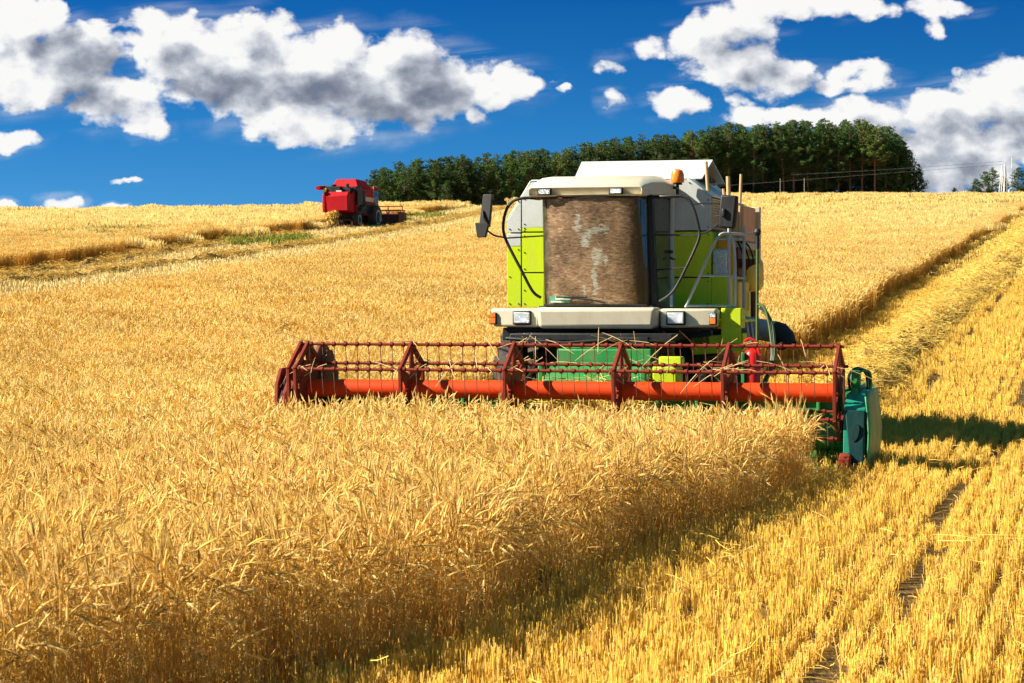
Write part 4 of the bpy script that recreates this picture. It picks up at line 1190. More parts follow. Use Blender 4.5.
# a thin fringe of single leaning stalks along the cut edge
F0 = [wheat_patch('wheat_tuft_edge', 150 + i, 14, .22, 0, 1.0, True) for i in range(5)]
yl = np.concatenate([np.repeat(np.arange(-24, -.8, .09), 2)]); yl = yl + RNG.uniform(-.06, .06, len(yl))
xl = edge_of(yl) + RNG.normal(-.10, .06, len(yl))
stray = RNG.random(len(yl)) < .14
xl = np.where(stray, edge_of(yl) + RNG.exponential(.10, len(yl)), xl)
wx, wy = to_world(xl, yl); p = np.stack([wx, wy], -1); n = len(p)
rt = RNG.normal(0, .09, (n, 3)); rt[:, 1] += .03; rt[:, 2] = RNG.uniform(-.6, .6, n) - YAW
fs_ = scl3(n, .80, 1.05); fs_[:, 2] *= np.where(stray, RNG.uniform(.55, .95, n), RNG.uniform(.85, 1.06, n))
lv.append((lift(p), rt, fs_, F0))
scatter_object('standing_wheat', lv, 'ripe golden wheat standing uncut across the field', 'wheat')

# stubble: one instance is one short piece of one drill row
S0 = [stubble_row('stubble_fine', 600 + i, 100, .5, 1.0, .20, .020) for i in range(8)]
S1 = [stubble_row('stubble_mid', 640 + i, 120, 1.2, 1.5, .18, .035) for i in range(6)]
S2 = [stubble_row('stubble_far', 680 + i, 150, 4.0, 4.5, .16, .12, False, (0.82, 0.57, 0.14)) for i in range(5)]
def rows(yl0, yl1, length, spacing, xlo, xhi):
    xs = np.arange(xlo, xhi, spacing); ys = np.arange(yl0, yl1, length * .96)
    X, Y = np.meshgrid(xs, ys)
    return X.ravel(), Y.ravel()
def in_view(x, y, m):
    return (np.abs(x) < y * .2226 + m) & (y > 6)
def tracks(xl, yl, rng_w=1.0):
    t = np.abs(xl - 4.95 - .05 * np.sin(yl * .5)) < .065
    t |= (np.abs(xl - 3.12) < .085) & (yl > 9)
    return t
lv = []
for (a0, a1, ln, spc, objs, mg, xh) in ((-21, 9, .5, .165, S0, 2.2, 12), (9, 62, 1.2, .20, S1, 4, 24), (62, 330, 4.0, .62, S2, 10, 60)):
    xl, yl = rows(a0, a1, ln, spc, -4.2, xh)
    xl = xl + RNG.normal(0, .012, len(xl)); yl = yl + RNG.uniform(-.2, .2, len(yl)) * ln
    wx, wy = to_world(xl, yl)
    ok = (xl > edge_of(yl) + .02) & in_view(wx, wy, mg) & (~tracks(xl, yl) | (RNG.random(len(xl)) < .22))
    ok &= ~((yl > -.5) & (yl < 9) & (xl < 2.6))
    if objs is S0: ok &= RNG.random(len(xl)) > .03
    xl, yl, wx, wy = xl[ok], yl[ok], wx[ok], wy[ok]; n = len(xl)
    p = np.stack([wx, wy], -1)
    hz = 1 + .12 * np.sin(xl * 37.0) * np.sin(yl * .9 + xl * 3) + RNG.normal(0, .08, n)
    hz = np.where((np.abs(xl - 4.88) < .4), hz * .75, hz)
    flip = np.where(RNG.random(n) > .5, PI, 0.0)
    lv.append((lift(p), spin(n, -YAW + flip, .06), scl3(n, .95, 1.05, np.clip(hz, .4, 1.4)), objs))
# stubble in the swaths round the red combine
p = grid(60, 300, 1.1, 4); p = p[in_poly(p[:, 0], p[:, 1], strip_poly)]; n = len(p)
lv.append((lift(p), spin(n, -R(35), .05), scl3(n, .9, 1.1), [stubble_row('stubble_ridge', 690 + i, 150, 2.2, 3.4, .14, .5, False, (0.84, 0.64, 0.27)) for i in range(4)]))
scatter_object('stubble', lv, 'short golden stubble in drill rows on the cut side', 'stubble')

# straw: windrow up the hill, litter between rows, loose straw at the lower right, swaths left by the red combine
Q0 = [straw_clump('straw_fine', 700 + i, 120, .42, .42, .16, 1.1) for i in range(5)]
Q1 = [straw_clump('straw_mid', 720 + i, 170, .22, .60, .30, 1.5, .22, mat=HEAP) for i in range(5)]
Q2 = [straw_clump('straw_far', 740 + i, 190, .36, 1.3, .40, 3.4, .30, mat=HEAP) for i in range(4)]
Q3 = [straw_clump('straw_ridge', 780 + i, 190, .55, 1.3, .40, 3.6, .34, (0.62, 0.40, 0.10)) for i in range(4)]
QL = [straw_clump('straw_litter', 760 + i, 26, .8, .8, .05, 1.0, .2) for i in range(4)]
lv = []
def windrow(y0, y1, per_m, xc, wid, objs, smin=.8, smax=1.2, dz=.05, hump=.16):
    n = int((y1 - y0) * per_m); yl = RNG.uniform(y0, y1, n); off = RNG.normal(0, 1, n).clip(-1.7, 1.7)
    xl = xc + off * wid + .07 * np.sin(yl * .5) + .06 * np.sin(yl * 1.7) + .04 * np.sin(yl * 3.9)
    wx, wy = to_world(xl, yl); p = np.stack([wx, wy], -1)
    return (lift(p) + np.stack([np.zeros(n), np.zeros(n), dz + hump * np.exp(-off ** 2) * RNG.uniform(.2, 1, n)], -1), spin(n, None, .15), scl3(n, smin, smax), objs)
lv.append(windrow(7.5, 50, 7, 2.05, .13, Q1, .8, 1.0, dz=.08, hump=.42))
lv.append(windrow(50, 150, 4.0, 2.05, .14, Q2, .6, .8, dz=.10, hump=.40))
lv.append(windrow(150, 380, 1.6, 1.3, .6, Q2, .7, 1.1, dz=.1, hump=.25))
lv.append(windrow(-21, -6.5, 9, 7.05, .45, Q0, .8, 1.15, dz=.10, hump=.16))
yl = RNG.uniform(-21, 8, 110); xl = RNG.uniform(2.4, 9, 110); ok = xl > edge_of(yl) + .3
wx, wy = to_world(xl[ok], yl[ok]); p = np.stack([wx, wy], -1); p = p[in_view(p[:, 0], p[:, 1], 2)]; n = len(p)
lv.append((lift(p, .06), spin(n, None, .12), scl3(n, .8, 1.2), QL))
RIDGE_LINES = ([(-60, 288), (0, 279), (60, 272), (130, 260), (210, 248), (270, 240), (300, 236)],
             [(-60, 296), (0, 286), (60, 281), (150, 268), (240, 257), (330, 243), (400, 231), (480, 214.5), (510, 209)])
for line in RIDGE_LINES:
    q = np.array([ground_at(*c) for c in line]); seg = np.linalg.norm(np.diff(q, axis=0), axis=1); cum = np.concatenate([[0], np.cumsum(seg)])
    n = int(cum[-1] * 1.3); t = np.sort(RNG.uniform(0, cum[-1], n))
    p = np.stack([np.interp(t, cum, q[:, 0]), np.interp(t, cum, q[:, 1])], -1) + RNG.normal(0, .10, (n, 2))
    lv.append((lift(p, .07), spin(n, None, .1), scl3(n, .55, .8, 1.0), Q3))
scatter_object('straw', lv, 'loose cut straw lying in windrows on the stubble', 'straw')

# the bodies of the windrows: dense heaps under the loose straw
hv = []; hf = []; hc = []
def heap(path, wid, hgt, seed):
    rng = np.random.default_rng(seed); K = 11; o0 = len(hv); n = len(path)
    for i, (x, y) in enumerate(path):
        t = path[min(i + 1, n - 1)] - path[max(i - 1, 0)]; t = t / (np.linalg.norm(t) + 1e-9); s_ = np.array([t[1], -t[0]])
        hw = wid * (1 + .18 * math.sin(i * .7 + seed) + rng.normal(0, .10)); hh = hgt * (1 + .22 * math.sin(i * .43 + 2 * seed) + rng.normal(0, .14))
        for k in range(K):
            u = -1 + 2 * k / (K - 1); q = np.array([x, y]) + s_ * (u * hw + rng.normal(0, .03))
            z = hh * max(0, 1 - abs(u) ** 2.2) * (1 + rng.normal(0, .12)) - (.05 if k in (0, K - 1) else 0)
            hv.append((q[0], q[1], tz(q[0], q[1]) + z)); hc.append(jit((0.44, 0.28, 0.085), rng, .25))  # browner than the loose straw, standing in for shade in its gaps
    for i in range(n - 1):
        for k in range(K - 1):
            a = o0 + i * K + k; hf.append((a, a + 1, a + K + 1, a + K))
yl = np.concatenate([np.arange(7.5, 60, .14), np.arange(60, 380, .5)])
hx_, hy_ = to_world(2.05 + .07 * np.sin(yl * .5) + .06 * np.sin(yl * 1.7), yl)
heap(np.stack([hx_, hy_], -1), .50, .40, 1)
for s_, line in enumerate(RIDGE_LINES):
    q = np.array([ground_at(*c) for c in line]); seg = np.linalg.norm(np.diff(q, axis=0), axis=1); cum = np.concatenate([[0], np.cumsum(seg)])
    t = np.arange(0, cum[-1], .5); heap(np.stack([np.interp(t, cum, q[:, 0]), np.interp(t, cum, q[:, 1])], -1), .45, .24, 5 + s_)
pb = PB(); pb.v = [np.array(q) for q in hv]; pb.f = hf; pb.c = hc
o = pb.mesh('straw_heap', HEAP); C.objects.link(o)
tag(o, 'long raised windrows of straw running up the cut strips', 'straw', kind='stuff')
# cut crop piling up in the header in front of the feeder
q_ = straw_clump('cut_crop', 790, 1300, .95, .34, .42, 1.5, .26)
C.objects.link(q_); q_.parent = header; q_.location = (.15, .66, .62); tag(q_, kind='stuff')

# straw pouring from the red combine
pb = PB(); rng = np.random.default_rng(3)
for i in range(900):
    t = rng.random(); w = .35 + .55 * t
    c0 = np.array([rng.normal(-.1 - .35 * t, w * .42), -.25 - .9 * t + rng.normal(0, .25), 1.15 - 1.12 * t ** 1.3 + rng.normal(0, .06)])
    a_ = rng.uniform(0, 2 * PI); L = rng.uniform(.15, .4); d = np.array([math.cos(a_) * .5, math.sin(a_) * .5, rng.uniform(-1, .2)]); d /= np.linalg.norm(d)
    c = jit((0.72, 0.48, 0.12), rng, .2)
    pb.strip([c0, c0 + d * L * .5, c0 + d * L], [.03, .03, .012], np.array([-math.sin(a_), math.cos(a_), 0]), [c] * 3)
o = pb.mesh('flying_straw', STUB); C.objects.link(o); o.location = red.location; o.rotation_euler = red.rotation_euler
tag(o, 'cloud of chopped straw falling behind the red combine', 'straw', kind='stuff')

# green weeds in and beside those swaths
wd = [weed_tuft('weed', 800 + i, 60, .5) for i in range(3)]
P_ = []
for (cx, cy, sx, sy, n) in ((105, 244, 40, 3.0, 50), (55, 248, 14, 1.2, 8), (255, 245.5, 34, 2.2, 16), (290, 242, 22, 1.2, 12), (440, 218, 26, 1.4, 14), (400, 222, 20, 1.0, 14), (140, 241, 25, 1.5, 14), (335, 219, 12, 1, 8)):
    for _ in range(n):
        P_.append(ground_at(cx + RNG.normal(0, sx * .55), cy + RNG.normal(0, sy * .6)))
p = np.array(P_); n = len(p)
lv = [(lift(p) + np.stack([np.zeros(n), np.zeros(n), np.where(is_wheat(p[:, 0], p[:, 1]), .38, 0.0)], -1), spin(n, None, .1), scl3(n, .5, .95), wd)]
P_ = [ground_at(RNG.uniform(500, 1000), RNG.uniform(196, 225)) for _ in range(26)] + [ground_at(RNG.uniform(240, 480), RNG.uniform(255, 330)) for _ in range(8)]
P_ = [q for q in P_ if is_wheat(np.array([q[0]]), np.array([q[1]]))[0]]
p = np.array(P_); n = len(p)
lv.append((lift(p, .35), spin(n, None, .1), scl3(n, .25, .5), wd))
wx, wy = ground_at(553, 606); p = np.array([[wx, wy], [wx + .05, wy + .1], [wx - .06, wy + .02]])
wn = [weed_tuft('weed_near', 830, 26, .05)]
lv.append((lift(p), spin(3, None, .1), np.array([[.35, .35, .42]] * 3), wn))
scatter_object('weeds', lv, 'patches of green weeds among the cut swaths', 'weeds')
# ------------------------------------------------------------------ pines on the ridge
def needle_mat():
    m, nt, out = new_mat('pine_needles')
    at = nd(nt, 'ShaderNodeAttribute', attribute_name='col')
    oi = nd(nt, 'ShaderNodeObjectInfo')
    v = nd(nt, 'ShaderNodeMapRange', {'Value': oi.outputs['Random'], 'To Min': 0.74, 'To Max': 1.24})
    sc = nd(nt, 'ShaderNodeVectorMath', {0: at.outputs['Color'], 'Scale': v.outputs[0]}, operation='SCALE')
    p = nd(nt, 'ShaderNodeBsdfPrincipled', {'Base Color': sc.outputs[0], 'Roughness': 0.6, 'Specular IOR Level': 0.2})
    t = nd(nt, 'ShaderNodeBsdfTranslucent', {'Color': sc.outputs[0]})
    mx = nd(nt, 'ShaderNodeMixShader', {0: 0.18, 1: p.outputs[0], 2: t.outputs[0]})
    nt.links.new(mx.outputs[0], out.inputs[0])
    return m
NEEDLE = needle_mat()
BARK = paint('pine_bark', (0.26, 0.13, 0.065), 0.9, (0.10, 0.07, 0.05), 0.6, scale=2, var=0.3)

def pine(seed, H=14.0, crown_lo=.30, wide=1.0, bushy=1.0, green=(0.055, 0.095, 0.022), dead=False):
    """tapered trunk, limbs in whorls, needle clumps along each limb"""
    rng = np.random.default_rng(seed)
    t = MB(); nseg = 9
    bend = rng.normal(0, .18, 2)
    def axis(z): return np.array([bend[0] * (z / H) ** 2 * 2, bend[1] * (z / H) ** 2 * 2, z])
    t.tube([tuple(axis(H * i / nseg)) for i in range(nseg + 1)], [.19 * (1 - .88 * i / nseg) * H / 14 for i in range(nseg + 1)], 8)
    pb = PB()
    z = H * crown_lo
    if not dead:                                                  # a few dead limbs below the crown
        for _ in range(7):
            zz = rng.uniform(min(.08, crown_lo * .5), crown_lo) * H; a_ = rng.uniform(0, 2 * PI); L = rng.uniform(.5, 1.5); p = axis(zz)
            t.tube([tuple(p), tuple(p + np.array([math.cos(a_) * L, math.sin(a_) * L, rng.uniform(-.2, .3)]))], [.03, .012], 4)
    while z < H * .99:
        f = (z - H * crown_lo) / (H * (1 - crown_lo))
        env = min(1, .60 + f * 1.6) * max(0, 1 - max(0, (f - .2) / .82) ** 1.6) + .10
        nb = rng.integers(3, 6)
        for _ in range(nb):
            a_ = rng.uniform(0, 2 * PI); L = 2.1 * wide * env * rng.uniform(.55, 1.2) * H / 14; rise = rng.uniform(-.05, .45) + f * .5
            p0 = axis(z); d = np.array([math.cos(a_), math.sin(a_), rise]); d /= np.linalg.norm(d)
            p1 = p0 + d * L
            t.tube([tuple(p0), tuple(p0 + d * L * .6 - np.array([0, 0, .06 * L])), tuple(p1)], [.05 * (1 - f * .6), .03 * (1 - f * .5), .01], 4)
            if dead: continue
            nc = max(2, int(4.6 * L * bushy))
            for c_ in range(nc):
                s_ = rng.uniform(.35, 1.05); cpos = p0 + d * L * s_ + rng.normal(0, .20, 3)
                cr = rng.uniform(.22, .42) * H / 14; g = jit(green, rng, .35, .12) * (1.15 if rng.random() > .5 else .8)
                for q in range(24):
                    v = rng.normal(0, 1, 3); v /= np.linalg.norm(v); v[2] = abs(v[2]) * .75 - .15
                    c0 = cpos + v * cr * rng.uniform(.2, 1.0)
                    u = rng.normal(0, 1, 3); u /= np.linalg.norm(u); w = np.cross(u, v); w /= np.linalg.norm(w) + 1e-6
                    sz = rng.uniform(.05, .10) * H / 14
                    o = len(pb.v); pb.v += [c0 - u * sz * 1.4, c0 + w * sz * .5, c0 + u * sz * 1.4, c0 - w * sz * .5]; pb.c += [g] * 4; pb.f.append((o, o + 1, o + 2, o + 3))
        z += rng.uniform(.30, .55) * H / 14
    return t, pb

KINDS = [dict(seed=1, crown_lo=.26, wide=1.45, green=(0.060, 0.118, 0.024)), dict(seed=2, crown_lo=.18, wide=1.6, green=(0.072, 0.122, 0.022)), dict(seed=3, crown_lo=.40, wide=1.5, green=(0.06, 0.11, 0.02)),
         dict(seed=4, crown_lo=.12, wide=1.6, green=(0.06, 0.12, 0.02)), dict(seed=5, crown_lo=.48, wide=1.5, green=(0.085, 0.125, 0.02)),
         dict(seed=6, crown_lo=.03, wide=1.6, bushy=1.1, green=(0.05, 0.10, 0.02)), dict(seed=7, crown_lo=.55, wide=.7, dead=True)]
GROUP = 'pines of the wood on the ridge'
protos = []
for kd in KINDS:
    root = empty('pine_tree', (0, 0, 0)); t, pb = pine(**kd)
    tr = t.build('trunk', BARK, root)
    cr = None
    if pb.v:
        cr = pb.mesh('crown', NEEDLE); C.objects.link(cr); cr.parent = root
    protos.append((root, tr, cr))
used = set()
def plant(k, x, y, h, rz, label, wide=1.0, group=GROUP, cat='tree', name=None):
    root, tr, cr = protos[k]
    if k in used:
        r_ = root.copy(); C.objects.link(r_)
        for ch in (tr, cr):
            if ch is None: continue
            c = ch.copy(); C.objects.link(c); c.parent = r_
    else:
        r_ = root; used.add(k)
    if name: r_.name = name
    s = h / 14.0
    r_.location = (x, y, tz(x, y) - .15); r_.rotation_euler = (0, 0, rz); r_.scale = (s * wide, s * wide, s)
    tag(r_, label, cat, group)
    return r_

TOPX = [368, 385, 400, 430, 470, 500, 540, 570, 600, 640, 690, 730, 760, 790, 830, 860, 880, 895, 905, 915, 924]
TOPY = [176, 168, 166, 160, 158, 156, 150, 150, 144, 138, 134, 126, 126, 122, 121, 121, 126, 134, 146, 158, 176]
rf_ = random.Random(21)
LAB_B = 'dark green pine in the crowded back rows of the ridge wood'
LAB_M = 'green pine half hidden behind the front pines of the ridge wood'
for row, (dd, step) in enumerate(((0, 2.2), (3.0, 2.3), (7, 2.8), (13, 3.6))):
    px = 371.0 + row * 4
    while px < 921:
        base_d = np.interp(px, [370, 480, 600, 740, 920], [395, 400, 408, 425, 432])
        d = base_d + dd + rf_.uniform(-1.6, 1.6)
        x = (px - 512) / FPX * d; g = tz(x, d)
        top = np.interp(px, TOPX, TOPY) + rf_.choice([rf_.uniform(-3, 3), rf_.uniform(-1, 8)]) + (2 if row == 0 else 0) - 2
        h = EYE + (HORIZ - top) / FPX * d - g
        k = rf_.choice([0, 1, 2, 3, 4, 5, 0, 2, 4]) if row == 0 else rf_.choice([1, 3, 5]) if row == 1 else 5
        if px > 880 or px < 400: k = rf_.choice([3, 5])
        if row == 0:
            side = 'left part of the wood' if px < 470 else 'middle part behind the green combine' if px < 690 else 'tall part above open wheat' if px < 880 else 'steep right end'
            kind = ['evenly leafed', 'broad bushy', 'bare stemmed', 'wide low crowned', 'high crowned', 'bushy to the ground', 'leafless'][k]
            lab = f'{kind} pine in the front row, {side}'.replace('behind the green combine', 'behind the combine')
        else:
            lab = LAB_M if row == 1 else LAB_B
        plant(k, x, d, max(4, h), rf_.uniform(0, 6.28), lab, rf_.uniform(.85, 1.15))
        px += step * FPX / d * rf_.uniform(.75, 1.25)
x, d = (728 - 512) / FPX * 423, 423
plant(6, x, d, 13, 0.6, 'leafless brown dead pine at the wood edge, right of the combine tank cover')
# young tree in front of the left wood, bush and the clump by the masts
for (px, d, top, k, wd_, lb, nm, ct) in (
        (447, 392, 180, 5, .8, 'small pale young pine alone in front of the left part of the wood', 'pine_tree', 'tree'),
        (955, 445, 187, 5, 1.9, 'tiny dark bush alone on the skyline between the wood and the masts', 'bush', 'bush'),
        (975, 450, 178, 5, 1.6, 'low shrubby tree at the left foot of the clump beside the masts', 'bush', 'bush'),
        (984, 452, 171, 3, 1.3, 'rounded tree left of the leaning masts', 'pine_tree', 'tree'),
        (992, 455, 167, 1, 1.3, 'tallest dark tree directly behind the leaning masts', 'pine_tree', 'tree'),
        (1003, 457, 176, 3, 1.3, 'low dark tree between the leaning masts and the upright one', 'pine_tree', 'tree'),
        (1018, 455, 167, 3, 1.4, 'dark tree at the right edge, right of the masts', 'pine_tree', 'tree'),
        (1029, 458, 165, 1, 1.3, 'dark tree half outside the right edge of the photo', 'pine_tree', 'tree')):
    x = (px - 512) / FPX * d; g = tz(x, d); h = EYE + (HORIZ - top) / FPX * d - g
    plant(k, x, d, max(1.2, h), rf_.uniform(0, 6), lb, wd_, group=None, cat=ct, name=nm)

# masts on the ridge
def mast(pts_list, label, rad=.10, name='utility_pole'):
    """each member is (px bottom, px top, row top) measured on the skyline at one distance"""
    d = 436.0
    x0 = (pts_list[0][0] - 512) / FPX * d
    o = empty(name, (x0, d, tz(x0, d))); tag(o, label, 'utility pole', 'masts on the ridge')
    for i, (pb_, pt_, tp, dy) in enumerate(pts_list):
        xa = (pb_ - 512) / FPX * d; xb = (pt_ - 512) / FPX * d
        b = MB(); b.tube([(xa - x0, dy, -.6), (xb - x0, dy * .1, EYE + (HORIZ - tp) / FPX * d - tz(x0, d))], [rad, rad * .8], 8)
        b.build('post', M['pole'], o)
    return o
ma = mast([(996.5, 1001.5, 166, -.8), (1005, 1001.8, 165.5, .8), (1000, 1002.2, 170, .0)], 'pale leaning A shaped mast, left of the three masts on the ridge')
mb_ = mast([(1002.5, 1004.5, 163, -.8), (1008, 1005, 163.5, .8)], 'pale narrow A shaped mast in the middle of the three masts')
mc = mast([(1012, 1011.3, 157, 0)], 'thin upright pale mast on the right of the leaning pair', .09)
d = 436.0
def at(px, py, d): return np.array([(px - 512) / FPX * d, d, EYE + (HORIZ - py) / FPX * d])
b = MB(); x0, y0, z0 = at(1012, 190, 440); g0 = tz(x0, y0)
b.box(-.75, .75, -.6, .6, -.5, 2.2); b.prism([(-.8, 2.2), (.8, 2.2), (0, 2.7)], 'y', -.65, .65)
hut = b.build('utility_hut', M['blue']); hut.location = (x0, y0, g0); tag(hut, 'small pale blue hut at the foot of the masts', 'hut')
# wires from the masts along the front of the wood, with their low posts
for i, (pa, pm, pe, lb) in enumerate((((1003, 164.5, 436), (880, 174, 420), (716, 186.5, 405), 'lower grey power line crossing low in front of the wood'),
                                      ((1003, 161.5, 436), (890, 169.5, 420), (790, 175, 410), 'upper grey power line slanting up to the masts on the ridge'))):
    q = [at(*pa), at(*pm), at(*pe)]
    b = MB(); b.tube(smooth_path(q, 10), .026, 5); o = b.build('power_line', M['wire'])
    tag(o, lb, 'power line', 'power lines in front of the wood')
for (px, top, d_, lb) in ((716, 180, 405, 'short pale post carrying a wire, beside the tool handles'), (780, 178.5, 408, 'short pale post under the wires, left of the other one at the wood edge'), (804, 178, 410, 'short pale post at the wood edge, right of its neighbour')):
    x = (px - 512) / FPX * d_; g = tz(x, d_)
    b = MB(); b.tube([(0, 0, -.3), (0, 0, EYE + (HORIZ - top) / FPX * d_ - g)], [.07, .055], 8)
    o = b.build('wire_post', M['post']); o.location = (x, d_, g); tag(o, lb, 'post', 'wire posts at the wood edge')
# ------------------------------------------------------------------ sky, sun, camera
SUN_EL = R(35); SUN_FROM = R(7)          # from the left, slightly from behind the camera
SUN_DIR = Vector((-math.cos(SUN_FROM) * math.cos(SUN_EL), -math.sin(SUN_FROM) * math.cos(SUN_EL), math.sin(SUN_EL)))
CLOUDS = [  # centre, half sizes (in the sky, as directions), weight
    (20, 22, 60, 34, 1.2), (-60, 60, 110, 60, 1.2), (62, 62, 62, 44, 1.15), (95, 45, 40, 26, 1.0), (30, 85, 60, 32, 1.0), (118, 100, 55, 30, 1.0), (148, 122, 26, 22, .9),
    (168, 40, 52, 34, 1.1), (200, 62, 70, 46, 1.15), (262, 45, 48, 38, 1.1), (270, 85, 95, 48, 1.2), (330, 62, 62, 40, 1.15), (322, 128, 46, 28, 1.0), (285, 118, 55, 30, 1.0),
    (405, 72, 56, 42, 1.15), (410, 105, 62, 28, 1.0), (455, 85, 52, 36, 1.05), (512, 85, 38, 24, 1.0), (480, 95, 40, 20, .9), (372, 92, 62, 46, 1.0),
    (12, 139, 34, 14, .9), (123, 181, 14, 3.2, .7), (60, 203, 22, 9, .8), (5, 208, 14, 8, .8), (115, 206, 12, 4, .7), (478, 118, 12, 9, .7),
    (762, 5, 60, 20, 1.0), (800, 6, 75, 18, 1.0), (850, 8, 50, 16, .9), (705, 45, 44, 28, 1.05), (735, 65, 52, 34, 1.1), (770, 78, 52, 26, 1.05), (740, 28, 48, 26, 1.0),
    (862, 74, 36, 17, .95), (835, 88, 40, 12, .8), (935, 8, 40, 14, .8), (938, 26, 16, 16, .8), (677, 103, 32, 15, .95), (738, 104, 15, 10, .7), (652, 52, 16, 14, .55), (612, 68, 14, 9, .45), (612, 103, 12, 10, .45),
    (560, 88, 9, 5, .45), (790, 116, 70, 14, 1.0), (860, 122, 85, 26, 1.1), (930, 118, 80, 30, 1.1), (1005, 98, 70, 32, 1.1), (1060, 120, 90, 60, 1.2), (960, 160, 90, 40, 1.2), (900, 150, 60, 30, 1.1), (1010, 72, 34, 16, .9), (935, 185, 60, 20, 1.0),
]
CORES = [(82, 60, 44, 28, 1.0), (92, 98, 34, 18, .7), (245, 88, 75, 20, 1.1), (325, 90, 80, 20, 1.1), (262, 52, 20, 22, .4), (432, 84, 40, 36, .95), (385, 112, 70, 16, .8), (190, 66, 30, 12, .4),
         (765, 62, 34, 22, .45), (735, 50, 30, 16, .3), (800, 80, 30, 10, .3), (980, 128, 110, 14, .2), (950, 162, 34, 26, .35), (905, 145, 22, 10, .35), (925, 178, 26, 16, .35), (1015, 142, 40, 20, .35)]
w = bpy.data.worlds.new('World'); bpy.context.scene.world = w; w.use_nodes = True; w.cycles.sampling_method = 'MANUAL'; w.cycles.sample_map_resolution = 256
nt = w.node_tree; nt.nodes.clear()
out = nt.nodes.new('ShaderNodeOutputWorld')
tc = nd(nt, 'ShaderNodeTexCoord')
sep = nd(nt, 'ShaderNodeSeparateXYZ', {0: tc.outputs['Generated']})
# the blue is taken from higher up the sky than the view reaches, as through a polarising filter
zz = math_n(nt, 'MULTIPLY_ADD', math_n(nt, 'MAXIMUM', sep.outputs[2], 0.0), 5.0, 0.30)
cmb = nd(nt, 'ShaderNodeCombineXYZ', {0: sep.outputs[0], 1: sep.outputs[1], 2: zz})
nrm = nd(nt, 'ShaderNodeVectorMath', {0: cmb.outputs[0]}, operation='NORMALIZE')
sky = nt.nodes.new('ShaderNodeTexSky'); sky.sky_type = 'NISHITA'; sky.sun_disc = False
sky.sun_elevation = SUN_EL; sky.sun_rotation = math.atan2(SUN_DIR.x, SUN_DIR.y)
sky.air_density = 1.0; sky.dust_density = 0.3; sky.ozone_density = 2.0
nt.links.new(nrm.outputs[0], sky.inputs[0])
hs = nd(nt, 'ShaderNodeHueSaturation', {'Hue': 0.5, 'Saturation': 1.35, 'Value': 1.0, 'Color': sky.outputs[0]})
el_ = nd(nt, 'ShaderNodeMapRange', {'Value': sep.outputs[2], 'From Min': 0.0, 'From Max': 0.5})
tint = ramp(nt, el_.outputs[0], [(0.0, (1.56, 1.27, 1.05)), (0.08, (0.82, 1.07, 0.97)), (0.15, (0.45, 0.92, 0.95)), (0.26, (0.12, 0.60, 0.80)), (0.55, (1.40, 1.08, 0.62))])
SKYCOL = nd(nt, 'ShaderNodeVectorMath', {0: hs.outputs[0], 1: tint}, operation='MULTIPLY').outputs[0]
# direction -> plane coordinates
yy = math_n(nt, 'MAXIMUM', sep.outputs[1], 0.12)
U = math_n(nt, 'MULTIPLY_ADD', math_n(nt, 'DIVIDE', sep.outputs[0], yy), FPX, 512.0)
V = math_n(nt, 'SUBTRACT', HORIZ, math_n(nt, 'MULTIPLY', math_n(nt, 'DIVIDE', sep.outputs[2], yy), FPX))

